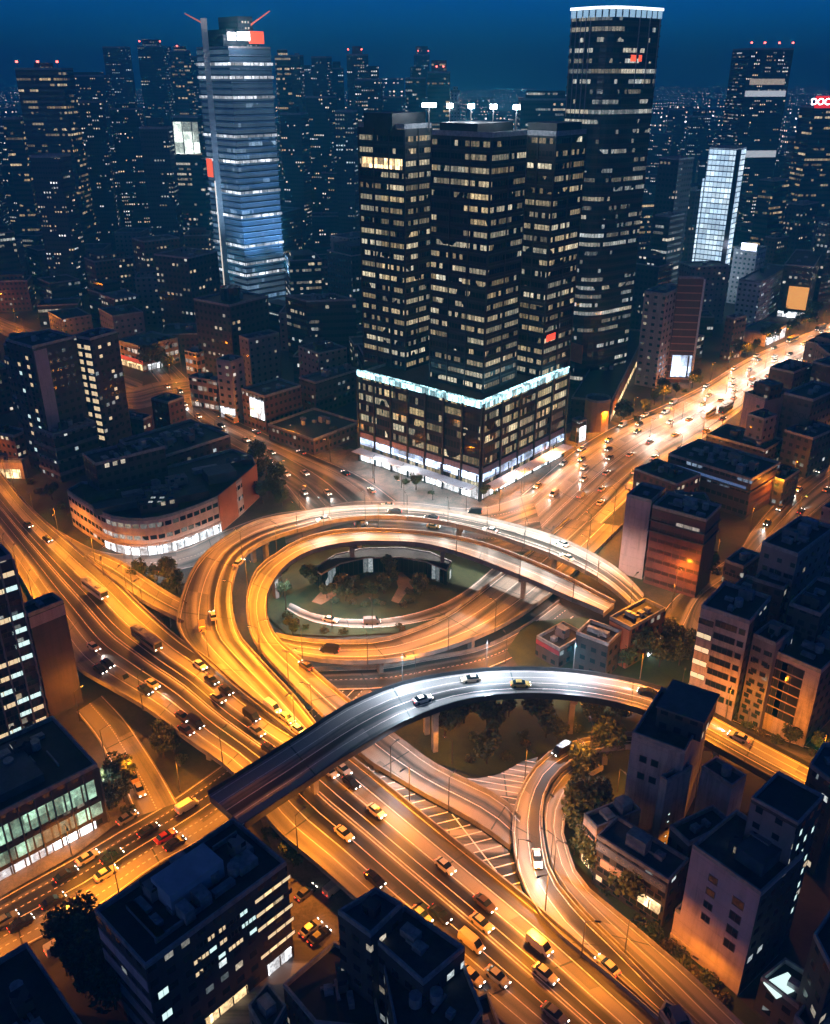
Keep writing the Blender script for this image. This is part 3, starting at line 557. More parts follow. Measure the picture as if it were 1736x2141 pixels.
def car_proto(kind):
    root = empty('parked_car' if kind == 'x' else {'sedan': 'car', 'van': 'van', 'truck': 'truck', 'bus': 'bus'}[kind])
    if kind == 'sedan':
        L, w, wx = 4.5, .9, (-1.35, 1.35); m = MB(); body_loft(m, [(-2.25, .72, .35, .78, .66), (-2.05, .86, .25, .92, .78), (-1.2, .9, .22, .98, .82), (.9, .9, .22, .95, .82), (1.7, .88, .24, .82, .76), (2.15, .8, .28, .68, .68), (2.28, .66, .36, .6, .56)])
        b = m.build('body', PAINT['white'], root)
        m = MB(); body_loft(m, [(-1.75, .70, .93, .96, .66), (-1.15, .80, .9, 1.38, .60), (.25, .80, .9, 1.40, .60), (1.05, .74, .9, .97, .68)]); m.build('window', M_glass, root)
        m = MB(); body_loft(m, [(-1.1, .60, 1.385, 1.43, .56), (.22, .60, 1.405, 1.45, .56)]); m.build('roof', PAINT['white'], root)
        hz, xf, xb = .62, 2.2, -2.24
    elif kind == 'van':
        L, wx = 4.9, (-1.5, 1.5); m = MB(); body_loft(m, [(-2.45, .85, .35, 1.75, .72), (-2.35, .92, .28, 1.95, .78), (1.0, .92, .28, 1.95, .78), (1.35, .92, .28, 1.75, .74), (1.9, .9, .3, 1.05, .8), (2.4, .84, .34, .9, .72)])
        m.build('body', PAINT['white'], root); m = MB(); body_loft(m, [(1.06, .80, 1.25, 1.93, .70), (1.38, .80, 1.2, 1.74, .70), (1.88, .76, 1.06, 1.1, .72)]); m.build('window', M_glass, root)
        m = MB(); m.box(-2.2, -.76, 1.952, .9, .76, 2.0); m.build('roof', PAINT['white'], root); hz, xf, xb = .72, 2.36, -2.44
    elif kind == 'truck':
        L, wx = 8.5, (-2.6, -1.4, 2.9); m = MB(); body_loft(m, [(2.2, 1.1, .5, 2.4, 1.02), (3.7, 1.1, .5, 2.4, 1.0), (4.1, 1.08, .5, 1.6, 1.0), (4.2, 1.0, .5, 1.4, .9)]); m.build('body', PAINT['white'], root)
        m = MB(); m.box(-4.2, -1.15, .95, 2.0, 1.15, 3.0); m.box(-4.2, -.5, .6, 2.2, .5, .94); m.build('cargo_box', PAINT['brown'], root)
        m = MB(); body_loft(m, [(3.72, .98, 1.62, 2.36, .92), (4.12, .96, 1.6, 1.66, .92)]); m.build('window', M_glass, root); hz, xf, xb = .9, 4.15, -4.18
    else:
        L, wx = 11.5, (-3.6, 3.9); m = MB(); body_loft(m, [(-5.75, 1.2, .4, 2.9, 1.1), (-5.6, 1.25, .35, 3.05, 1.12), (5.6, 1.25, .35, 3.05, 1.12), (5.75, 1.18, .4, 2.9, 1.06)]); m.build('body', PAINT['white'], root)
        m = MB(); m.box(-5.3, -1.262, 1.5, 5.3, 1.262, 2.4); m.box(5.2, -1.05, 1.3, 5.79, 1.05, 2.6); m.build('window', M_glass, root)
        m = MB(); m.box(-4.5, -.6, 3.052, -2.5, .6, 3.25); m.box(1.5, -.6, 3.052, 3.2, .6, 3.25); m.build('roof_unit', M_unit, root); hz, xf, xb = .9, 5.72, -5.72
    big = kind in ('truck', 'bus'); ww = 1.05 if big else .78
    for x in wx:
        for s in (-1, 1): m = MB(); r = .48 if big else .33; m.tube((x, s*(ww-.02), r), (x, s*(ww+.16), r), r, r, 10); m.build('wheel', M_tyre, root)
    for s in (-1, 1):
        m = MB(); y = s*(ww-.25); m.box(xf, y-.17, hz-.1, xf+.09, y+.17, hz+.09); m.build('headlight', M_head, root)
        m = MB(); m.box(xb-.06, y-.16, hz, xb-.005, y+.16, hz+.14); m.build('taillight', M_tail, root)
    bpy.context.view_layer.update(); kids_of(root); CARP[kind] = [root, False]
for k in ('sedan', 'van', 'truck', 'bus'): car_proto(k)
ld = bpy.data.lights.new('headlight_beam', 'SPOT'); ld.energy = 2400; ld.color = (1, .94, .85); ld.spot_size = R_(50); ld.spot_blend = .8; ld.shadow_soft_size = .12
CARPOS = []
def car(p, ang, kind, col, label, group, beam=0):
    root, used = CARP[kind]; o = root if not used else copy_tree(root); CARP[kind][1] = True
    o.location = p; o.rotation_euler = (0, 0, ang); o.scale = (.78,)*3 if kind == 'truck' else (1,)*3; o['label'] = label; o['category'] = kind if kind != 'sedan' else 'car'; o['group'] = group
    CARPOS.append(o); o['_col'] = col
    if beam:
        lo = bpy.data.objects.new('headlight_beam', ld); C.objects.link(lo); lo.parent = o; lo.location = (2.5, 0, .75); lo.rotation_euler = (0, -R_(84), 0)
    return o
def car_px(x, y, z, x2, y2, kind, col, label, group, beam=0):
    a, b = G(x, y, z), G(x2, y2, z); d = b-a; return car((a.x, a.y, z+.03), math.atan2(d.y, d.x), kind, col, label, group, beam)
GH = 'vehicles on the elevated highway'; S = (1, .84)
H1 = [(787, 1700, 'sedan', 'white', 'white car alone in the lane just below the steel flyover'), (931, 1815, 'sedan', 'white', 'small white car in the middle lanes beside the dark hatched gore'),
      (784, 1842, 'sedan', 'black', 'dark car by the near parapet, just above the blue roofed block'), (881, 1918, 'sedan', 'cream', 'cream car next to the parapet and left of a black car'),
      (920, 1916, 'sedan', 'black', 'black car right beside the cream car near the parapet'), (1007, 1934, 'sedan', 'cream', 'cream car in the dark middle lane by the beige van'),
      (1014, 1893, 'sedan', 'brown', 'brown car in the lane right of the cream car'), (1128, 1981, 'van', 'white', 'white van with dark front near the loop ramp'),
      (986, 1975, 'van', 'cream', 'beige van near the corner of the blue roofed block'), (987, 2045, 'sedan', 'cream', 'beige car at the near parapet close to the bottom edge'),
      (1040, 2046, 'sedan', 'silver', 'silver car two lanes right of the beige car near the bottom edge'), (720, 1747, 'sedan', 'cream', 'small cream car in the dark lane left of the white car'),
      (690, 1617, 'sedan', 'white', 'pale car just emerging under the steel flyover'), (718, 1612, 'sedan', 'silver', 'silver car in the right lane emerging under the steel flyover'), (735, 1640, 'sedan', 'black', 'black car behind the silver car under the steel flyover'),
      (1140, 2040, 'sedan', 'silver', 'silver car near the bottom right of the highway'), (1160, 2125, 'sedan', 'grey', 'grey car at the bottom edge of the highway')]
for x, y, k, c, l in H1: car_px(x, y, 7.02, x+60, y+50, k, c, l, GH, 0)
H2 = [(210, 1403, 'sedan', 'black', 'black car at the upper left parapet, first of a close pair'), (226, 1391, 'sedan', 'black', 'black car at the upper left, inner one of a close pair'), (258, 1420, 'van', 'grey', 'dark van behind the close pair of black cars'),
      (305, 1446, 'sedan', 'black', 'black car in the outer lane above the slip street'), (197, 1356, 'sedan', 'cream', 'cream car in the upper left beside the plain brown wall tower'), (320, 1434, 'sedan', 'cream', 'small cream car beside the black car'),
      (383, 1502, 'sedan', 'brown', 'brown car leading three in the outer lanes'), (410, 1516, 'van', 'black', 'black van in the outer lanes above the round island'), (390, 1530, 'sedan', 'brown', 'brown car hugging the outer parapet above the round island'),
      (443, 1425, 'sedan', 'black', 'black car near the merge with the ring, leftmost of three'), (473, 1447, 'sedan', 'black', 'black car at the merge with the ring, nearest the ring'), (457, 1463, 'sedan', 'grey', 'grey car below the two black cars at the merge'),
      (527, 1501, 'van', 'black', 'dark van in the bright lanes at the merge'), (538, 1532, 'sedan', 'grey', 'grey car below the dark van at the merge'), (564, 1570, 'sedan', 'black', 'black car just short of the steel flyover'),
      (419, 1394, 'sedan', 'white', 'white car at the head of the merging lane'), (308, 1345, 'bus', 'grey', 'long grey bus in the white lit lane left of the ring'), (200, 1240, 'bus', 'silver', 'silver bus on the upper left of the highway'),
      (570, 1483, 'van', 'white', 'white van in the inner merging lane'), (600, 1505, 'sedan', 'cream', 'cream car behind the white van in the inner merging lane'), (625, 1530, 'sedan', 'white', 'white car about to pass below the flyover'), (60, 1100, 'sedan', 'brown', 'brown car at the far upper left of the highway'), (100, 1130, 'sedan', 'black', 'black car at the far upper left of the highway')]
for x, y, k, c, l in H2: car_px(x, y, 7.12 if x > 300 else 5.8 if x > 180 else 3.6, x+60, y+44, k, c, l, GH, c in ('white', 'cream', 'silver') or k == 'bus')
H3 = [(446, 1291, 9.3, 430, 1240, 'sedan', 'cream', 'cream car alone on the left curve of the outer ring'), (423, 1313, 8.9, 418, 1270, 'van', 'yellow', 'orange van on the left curve of the outer ring'), (690, 1362, 7.15, 640, 1356, 'van', 'black', 'dark van on the lower ring ramp'),
      (1174, 1573, 6.4, 1130, 1600, 'van', 'black', 'black van on the top curve of the loop ramp'), (500, 1180, 10.9, 530, 1155, 'sedan', 'silver', 'silver car on the upper left of the outer ring'), (640, 1395, 8.3, 600, 1365, 'sedan', 'brown', 'brown car on the inner ring where it nears the flyover')]
for x, y, z, x2, y2, k, c, l in H3: car_px(x, y, z+.05, x2, y2, k, c, l, 'vehicles on the ring and loop ramps', 0)
H4 = [(139, 1833, 'sedan', 'black', 'dark car in the far lane of the lower left street'), (112, 1888, 'sedan', 'black', 'dark car near the centre line of the lower left street'), (235, 1795, 'sedan', 'black', 'dark car beside a cream one on the lower left street'), (222, 1830, 'sedan', 'cream', 'cream car in the near lane beside a dark one'),
      (130, 1915, 'sedan', 'white', 'bright cream car in the near lane left of the big roof'), (45, 1935, 'sedan', 'black', 'black car near the left edge of the photo'), (13, 1927, 'sedan', 'grey', 'grey car cut by the left edge of the photo'), (125, 1982, 'van', 'white', 'white van nearest the viewer on the lower left street'),
      (184, 1797, 'sedan', 'silver', 'silver car in the far lane in front of the green hall'), (347, 1753, 'sedan', 'red', 'red and white car beside the steel flyover end'), (366, 1768, 'sedan', 'black', 'black car beside the red one near the steel flyover end'), (311, 1740, 'sedan', 'black', 'black car left of the red one in the side street'), (267, 1714, 'sedan', 'grey', 'grey car at the far kerb by the round island'), (392, 1690, 'van', 'white', 'white van turning beside the steel flyover end')]
for x, y, k, c, l in H4: car_px(x, y, .3, x+60, y-36, k, c, l, 'vehicles on the lower left street', 0)
H6 = [(650, 1945, 'sedan', 'silver', 'silver car parked in the yard right of the big roof'), (668, 1962, 'sedan', 'black', 'black car parked in the yard right of the big roof'), (700, 1860, 'van', 'white', 'white van parked in the lit yard by the highway'), (640, 1870, 'sedan', 'grey', 'grey car parked in the lit yard by the highway'), (560, 1990, 'sedan', 'cream', 'cream car parked below the big roofed block')]
for x, y, k, c, l in H6: car_px(x, y, .35, x+40, y-32, k, c, l, 'cars parked in the yard', 0)
H5 = [(264, 1600, 'sedan', 'brown', 'brown car on the slip street beside the hall roof'), (280, 1630, 'sedan', 'yellow', 'orange taxi waiting on the slip street'), (293, 1655, 'sedan', 'cream', 'cream car last in the slip street queue')]
for x, y, k, c, l in H5: car_px(x, y, .3, x+20, y+40, k, c, l, 'cars on the slip street', 0)
# dense traffic, built lane by lane
rnd = random.Random(4)
def traffic(key, fr, lanes, sp, label, group, zz=.05, rev=(), jit=.4, beam=0, bus=True):
    wl, wr, n, U = ROADS[key]; k = 0
    for li, v in enumerate(lanes):
        s = U[-1]*fr[0]+rnd.uniform(0, sp)
        while s < U[-1]*fr[1]:
            i = max(j for j in range(n) if U[j] <= s); t = (s-U[i])/(U[i+1]-U[i])
            a = wl[i].lerp(wl[i+1], t).lerp(wr[i].lerp(wr[i+1], t), v); d = ((wl[i+1]+wr[i+1])-(wl[i]+wr[i]))*(-1 if v in rev else 1)
            if all((Vector(q.location)-a).length > 6.5 for q in CARPOS[-400:]):
                kd = rnd.choice(['sedan']*12+['van', 'bus']); cl = rnd.choice(['white', 'silver', 'black', 'grey', 'cream', 'yellow', 'white'])
                if kd == 'bus' and not (bus and all((Vector(q.location)-a).length > 11 for q in CARPOS[-400:])): kd = 'van'
                car((a.x, a.y, a.z+zz), math.atan2(d.y, d.x), kd, cl, (label % ('bus' if kd == 'bus' else 'van' if kd == 'van' else 'car')), group, beam and (k % beam == 0)); k += 1
            s += sp*rnd.uniform(1-jit, 1+jit)
traffic('boulevard', (.06, .97), (.07, .19, .31, .43, .57, .69, .81, .93), 27, 'tiny %s in the dense bright traffic on the boulevard', 'traffic on the boulevard', rev=(.07, .19, .31, .43), beam=1)
traffic('outer_ring', (.06, .48), (.2, .5, .8), 26, 'small %s in the white lit stream on the back arc of the outer ring', 'traffic on the outer ring', rev=(), beam=1)
traffic('cross_street', (.05, .95), (.15, .62), 24, 'small %s crossing the junction behind the rings', 'traffic in the junction', rev=(.15,), beam=1)
traffic('northwest_street', (.15, .85), (.14, .62, .86), 24, 'small %s on the street behind the curved building', 'traffic on the north west street', rev=(.14,), beam=2)
traffic('flyover', (.3, .9), (.3, .62), 34, 'small %s on the bright bend of the steel flyover', 'traffic on the steel flyover', rev=(.3,), beam=1, bus=False)
traffic('right_street', (.05, .7), (.25, .75), 22, 'small %s on the orange street between dark blocks', 'traffic on the right hand street', rev=(.25,), beam=2)
traffic('loop', (.55, .98), (.3, .72), 40, 'small %s on the lower half of the loop ramp', 'traffic on the loop ramp', rev=(.72,), beam=1)
traffic('park_road', (.1, .6), (.5,), 16, 'small %s on the white lit park road', 'traffic on the park road', beam=1, bus=False)
def recolour():
    for root, used in list(CARP.values())+list(LD.values())+list(TP.values()):
        if not used:
            for c_ in list(root.children_recursive): bpy.data.objects.remove(c_)
            bpy.data.objects.remove(root)
    by = {}
    for o in C.objects:
        if o.parent is not None and o.type == 'MESH': by.setdefault(o.parent.name, []).append(o)
    for o in CARPOS:
        m = PAINT[o['_col']]
        for ch in by.get(o.name, []):
            if ch.name.split('.')[0] in ('body', 'roof'): ch.material_slots[0].link = 'OBJECT'; ch.material_slots[0].material = m
        del o['_col']
# ------------------------------------------------------------------ trees and bushes
def tree_proto(kind, seed, r, h, n, leaf, mat):
    rd = random.Random(seed); root = empty('tree' if kind else 'bush'); th = h-r*1.1
    if kind:
        m = MB(); m.tube((0, 0, 0), (0, 0, th), .22, .14, 6)
        for k in range(5):
            a = k*1.26+rd.random(); m.tube((0, 0, th*.8), (math.cos(a)*r*.55, math.sin(a)*r*.55, th+r*.5*rd.uniform(.6, 1.2)), .1, .04, 5)
        m.build('trunk', M_trunk, root)
    m = MB(); bl = [(rd.uniform(-.6, .6)*r, rd.uniform(-.6, .6)*r, th+r*.5+rd.uniform(-.45, .5)*r, rd.uniform(.35, .6)*r) for _ in range(9)]
    for _ in range(n):
        bx, by, bz, br = rd.choice(bl); d = Vector((rd.gauss(0, 1), rd.gauss(0, 1), rd.gauss(0, .9))).normalized()*br*(rd.random()**.35)
        c = Vector((bx, by, max(.15, bz)))+d; c.z = max(.1, c.z)
        e = Vector((rd.gauss(0, 1), rd.gauss(0, 1), rd.gauss(0, 1))).normalized()*leaf*rd.uniform(.5, 1.3); f = e.cross(Vector((rd.gauss(0, 1), rd.gauss(0, 1), rd.gauss(0, 1))).normalized())*.8
        m.face([c-e, c+f, c+e, c-f])
    m.build('crown', mat, root); bpy.context.view_layer.update(); kids_of(root); return [root, False]
TP = {'a': tree_proto(1, 1, 3.6, 8, 1500, .42, M_leaf), 'b': tree_proto(1, 2, 3.0, 6.5, 1300, .38, M_leaf), 'c': tree_proto(1, 3, 4.6, 10, 1900, .45, M_leaf), 's': tree_proto(0, 4, 1.7, 1.6, 500, .28, M_leaf), 't': tree_proto(0, 5, 1.5, 1.4, 450, .26, M_leaf2)}
def tree(k, x, y, z, label, group, sc=1.0):
    p = G(x, y, z); pr = TP[k]; o = pr[0] if not pr[1] else copy_tree(pr[0]); pr[1] = True
    o.location = p; o.rotation_euler = (0, 0, random.Random(int(x*7+y)).uniform(0, 6)); o.scale = (sc,)*3
    tag(o, label, 'bush' if k in 'st' else 'tree', group)
def grove(pts, kinds, z, label, group, sc=1.0, jit=3):
    rd = random.Random(len(pts)*7+int(pts[0][0]))
    for i, (x, y) in enumerate(pts): tree(kinds[i % len(kinds)], x+rd.uniform(-jit, jit), y+rd.uniform(-jit, jit)*.6, z, label, group, sc*rd.uniform(.8, 1.15))
grove([(740, 1262), (765, 1270), (860, 1262), (880, 1250), (845, 1268), (725, 1258), (790, 1225), (700, 1235), (905, 1235), (800, 1245), (770, 1205), (655, 1225), (735, 1235), (750, 1245), (762, 1228), (780, 1250), (800, 1265), (815, 1230), (745, 1215), (775, 1240), (790, 1262), (812, 1210), (855, 1240), (875, 1242), (890, 1225), (920, 1215), (700, 1262), (685, 1255)], 'tssbta', 0, 'dark leafy tree or bush on the round lawn inside the ring', 'planting in the ring park', .85)
grove([(600, 1290), (615, 1310), (590, 1250), (640, 1315), (843, 1320), (590, 1215), (600, 1230), (835, 1312), (610, 1330), (720, 1325), (680, 1322)], 'stb', 0, 'bush on the dark strip between the park road and the lower ring ramp', 'planting outside the park road', .85)
grove([(285, 1228), (315, 1240), (345, 1225), (370, 1245), (330, 1215), (300, 1215), (360, 1215)], 'abt', 0, 'tree on the dark verge left of the ring', 'trees on the verge left of the ring', .9)
grove([(545, 975), (560, 995), (575, 1015), (585, 1040), (560, 1040), (545, 1010), (590, 1060), (550, 1055)], 'ab', 0, 'dark tree beside the orange end wall of the curved building', 'trees behind the curved building', 1.1)
grove([(920, 1000), (945, 1012), (1030, 1030), (1060, 1010), (1085, 995), (880, 985), (1010, 1048), (1110, 980)], 'bas', 0, 'dark tree standing before the white shopfronts of the big podium', 'trees in front of the podium', .9)
grove([(700, 930), (725, 940), (680, 940), (745, 935), (850, 1010), (830, 1000), (870, 1025), (900, 1035)], 'bst', 0, 'dark shrubby tree on the pavement left of the podium', 'trees left of the podium', .9)
grove([(900+i*33, 1500+((i*37) % 60)) for i in range(11)], 'sab', 0, 'dark tree on the lawn under the steel flyover', 'trees on the dark lawn', 1.0, 8)
grove([(1250, 1485), (1275, 1500), (1300, 1515), (1240, 1510), (1180, 1525), (1140, 1545), (1100, 1560), (1060, 1590), (1020, 1600), (985, 1595)], 'tsb', 0, 'bush at the lamp lit edge of the dark lawn', 'bushes at the lawn edge', 1.0)
grove([(1215, 1620), (1205, 1650), (1200, 1690), (1200, 1725), (1208, 1760), (1235, 1610), (1260, 1600), (1215, 1790), (1240, 1650), (1240, 1690), (1250, 1830), (1270, 1860), (1300, 1885), (1230, 1815)], 'abs', 0, 'dark tree in the belt between service road and blue roofed shops', 'trees inside the loop', 1.1)
grove([(1395, 1985), (1425, 2010), (1450, 2040), (1480, 2060), (1510, 2095), (1370, 1960), (1340, 1935)], 'ts', 0, 'low bush along the verge below the pink building', 'bushes below the pink building', 1.1)
grove([(1300, 1400), (1340, 1395), (1380, 1400), (1420, 1395), (1450, 1385), (1400, 1370), (1360, 1370), (1320, 1375), (1430, 1365), (1385, 1350)], 'acb', 0, 'dark tree on the black verge behind the steel flyover', 'trees behind the steel flyover', 1.0)
grove([(1590, 1540), (1620, 1552), (1650, 1562), (1700, 1580), (1560, 1522), (1720, 1600), (1540, 1505), (1500, 1480)], 'tsb', 0, 'bush below the beige apartment blocks', 'bushes below the beige blocks', 1.0)
grove([(350, 1560), (365, 1575), (378, 1590), (345, 1585), (372, 1558)], 'abs', 0, 'dark tree on the round island beside the highway', 'trees on the round island', .9)
grove([(245, 1690), (260, 1680), (268, 1700), (250, 1665)], 'abs', 0, 'dark tree at the right corner of the green glass hall', 'trees by the green glass hall', 1.0)
grove([(170, 2000), (190, 1990), (180, 2040), (210, 2030), (230, 2060), (200, 2080), (240, 2110), (215, 1975), (160, 2050)], 'cab', 0, 'dark tree in the black garden left of the big roof', 'trees left of the big roof', 1.1)
grove([(345, 760), (360, 755), (335, 770), (320, 780), (355, 780)], 'cba', 0, 'round green tree by the red and white storefront', 'trees by the storefront', 1.3)
grove([(60, 1010), (85, 1030), (110, 1045), (130, 1060), (150, 1078), (40, 995), (20, 985), (170, 1095)], 'stb', 0, 'bush along the pavement below the tall dark tower', 'bushes along the left pavement', 1.0)
grove([(1385, 840), (1410, 830), (1430, 818), (1450, 812), (1370, 848), (1330, 880), (1300, 890), (1350, 868)], 'abs', 0, 'dark tree along the boulevard beside the towers', 'trees along the boulevard', 1.1)
grove([(1540, 750), (1560, 745), (1580, 735), (1600, 725), (1620, 715), (1650, 700), (1690, 688), (1670, 690), (1640, 665), (1700, 670)], 'cab', 0, 'dark tree on the far side of the boulevard by the low pavilion', 'trees by the low pavilion', 1.1)
grove([(1450, 1230), (1480, 1215), (1500, 1200)], 'sa', 0, 'lamp lit tree beside the red brown block', 'trees beside the red brown block', 1.0)
grove([(560, 1745), (580, 1760), (600, 1790), (615, 1815), (575, 1730)], 'sb', 0, 'dark tree squeezed between the highway and the big roof', 'trees beside the big roof', .9)
# ------------------------------------------------------------------ facades
F_ctr = facade('dark_glass_tower', (.02, .022, .026), 1.5, 4.1, .84, .42, .72, 8, (1, .74, .38), (.95, .9, .68), .9, (.012, .016, .022))
F_ctr2 = facade('dark_glass_tower_side', (.018, .02, .024), 1.5, 4.1, .84, .42, .3, 6, (1, .8, .5), (.85, .95, .95), .8)
F_pod = facade('podium_glass', (.025, .027, .03), 1.4, 4.2, .85, .6, .85, 6, (1, .76, .36), (.98, .9, .62), .95)
F_rt = facade('tall_right_glass', (.02, .026, .034), 1.5, 4.0, .88, .42, .36, 9, (1, .86, .6), (.85, .95, .95), .75, (.014, .024, .036), floorlit=.15)
F_blue = facade('blue_tower_glass', (.05, .09, .15), 2.2, 3.6, .94, .62, .10, 10, (.30, .55, .85), (.5, .75, 1), .6, (.03, .07, .14), floorlit=.12, faint=.42)
F_led = facade('lit_white_facade', (.5, .55, .6), 2.6, 3.2, .9, .8, 1.0, 3, (.55, .78, 1), (.7, .88, 1), 1.3, (.3, .35, .4), floorlit=1.0, faint=1.3)
F_res = facade('sparse_flats', (.04, .042, .048), 3.2, 3.4, .5, .42, .16, 2, (1, .72, .4), (.95, .95, .85), 1.1)
F_res2 = facade('blueish_flats', (.03, .04, .055), 2.8, 3.4, .55, .42, .13, 3, (1, .8, .55), (.75, .92, 1), 1.1)
F_off = facade('office_rows', (.028, .032, .038), 2.0, 3.8, .88, .42, .24, 6, (1, .8, .5), (.85, .95, .95), 1.0)
F_offw = facade('warm_office_rows', (.04, .035, .035), 2.2, 4.0, .88, .4, .3, 7, (1, .66, .3), (1, .8, .5), 1.0, floorlit=.04)
F_far = facade('far_tower_lights', (.035, .045, .06), 1.9, 3.1, .5, .34, .2, 3, (1, .68, .34), (.85, .93, 1), 2.3)
F_far2 = facade('far_tower_lights_cool', (.03, .05, .075), 2.0, 3.1, .55, .34, .17, 4, (1, .8, .5), (.6, .85, 1), 1.7)
F_haze = facade('horizon_city_lights', (.03, .045, .06), 7, 7, .4, .3, .5, 1, (1, .66, .36), (.8, .88, 1), 6.0)
F_pink = wallmat('mauve_render_wall', (.46, .37, .41), .35)
F_beige = wallmat('beige_render_wall', (.48, .40, .35))
F_redbrown = facade('red_brown_cladding', (.12, .05, .05), 2.4, 3.4, .9, .35, .04, 3, (1, .8, .6), (1, .9, .8), .8, (.04, .02, .022), .3)
F_grey = facade('grey_render_wall', (.19, .18, .19), 3.4, 3.3, .36, .36, .05, 1, (1, .78, .5), (.8, .95, 1), .9)
F_dark = facade('dark_render_wall', (.05, .049, .055), 2.9, 3.3, .5, .4, .07, 2, (1, .78, .5), (.75, .93, 1), .9)
F_orange = plain('terracotta_wall', (.42, .15, .07), .8, .15, .2)
F_brick = facade('brick_flats', (.11, .065, .052), 2.6, 3.3, .5, .4, .14, 2, (1, .75, .45), (1, .9, .75), 1.0)
F_mall = facade('dark_mall', (.06, .055, .065), 2.2, 4.0, .8, .35, .12, 4, (.5, .7, 1), (.6, .8, 1), .5)
F_store = facade('shop_fronts_wall', (.26, .21, .18), 3.0, 4.0, .75, .5, .5, 2, (1, .75, .5), (1, .92, .85), 1.0)
F_creamband = facade('cream_curved_bands', (.55, .48, .44), 2.6, 4.2, .8, .36, .3, 3, (1, .8, .55), (1, .95, .9), .8)
F_white = facade('white_lit_flats', (.62, .62, .64), 3.0, 3.2, .45, .4, .2, 2, (.8, .9, 1), (.9, .95, 1), 1.0)
F_stripe = facade('striped_cladding', (.09, .045, .042), 40, 3.6, .99, .16, 0.0, 3, (1, .5, .3), (1, .6, .4), .3, (.42, .28, .22), .5)
F_vst = facade('pale_flats', (.34, .31, .31), 4.2, 3.3, .4, .4, .08, 1, (1, .8, .5), (1, .9, .8), .8)
def inset(P, d):
    n = len(P); out = []
    for i in range(n):
        a, b, c = Vector(P[i-1]), Vector(P[i]), Vector(P[(i+1) % n]); e1 = (b-a).normalized(); e2 = (c-b).normalized()
        n1 = Vector((-e1.y, e1.x)); n2 = Vector((-e2.y, e2.x)); k = 1+n1.dot(n2)
        out.append(tuple(b+(n1+n2)/max(.4, k)*d))
    return out
def ccw(P): return P if sum(P[i-1][0]*P[i][1]-P[i][0]*P[i-1][1] for i in range(len(P))) > 0 else P[::-1]
class B: pass
def solve_dir(Cc, L, R, h, ang):     # wall directions given, lengths from the picture
    c = Vector(G(Cc[0], Cc[1], h)[:2]) if False else None; Y = SY[0]; d = ray(*Cc); c = Vector((d.x/d.y*Y, Y))
    out = []
    for a_, px in ((ang, L[0]), (ang-90, R[0])):
        v = Vector((math.cos(R_(a_)), math.sin(R_(a_)))); best = min((abs(PX((c.x+v.x*t, c.y+v.y*t, h))[0]-px), t) for t in [k*.25 for k in range(8, 320)]); out.append(v*best[1])
    return [tuple(c), tuple(c+out[0]), tuple(c+out[0]+out[1]), tuple(c+out[1])]
SY = [0]
def solve_poly(Cc, L, R, h):
    c, l, r = [Vector(G(p[0], p[1], h)[:2]) for p in (Cc, L, R)]; a, b = l-c, r-c
    ang = a.angle(b); sgn = 1 if (b.x*a.y-b.y*a.x) > 0 else -1; dl = (ang-math.pi/2)/2
    dl = max(-.45, min(.45, dl))
    def rot(v, t): return Vector((v.x*math.cos(t)-v.y*math.sin(t), v.x*math.sin(t)+v.y*math.cos(t)))
    a2, b2 = rot(a, -sgn*dl), rot(b, sgn*dl)
    def fit(d, px, ln):
        best, bt = 1e9, 1
        for k in range(5, 400):
            t = k/100; e = abs(PX((c.x+d.x*t, c.y+d.y*t, h))[0]-px)
            if e < best-1e-3: best, bt = e, t
        return bt
    ta, tb = fit(a2, L[0], 1), fit(b2, R[0], 1)
    return [tuple(c), tuple(c+a2*ta), tuple(c+a2*ta+b2*tb), tuple(c+b2*tb)]
BLD = []
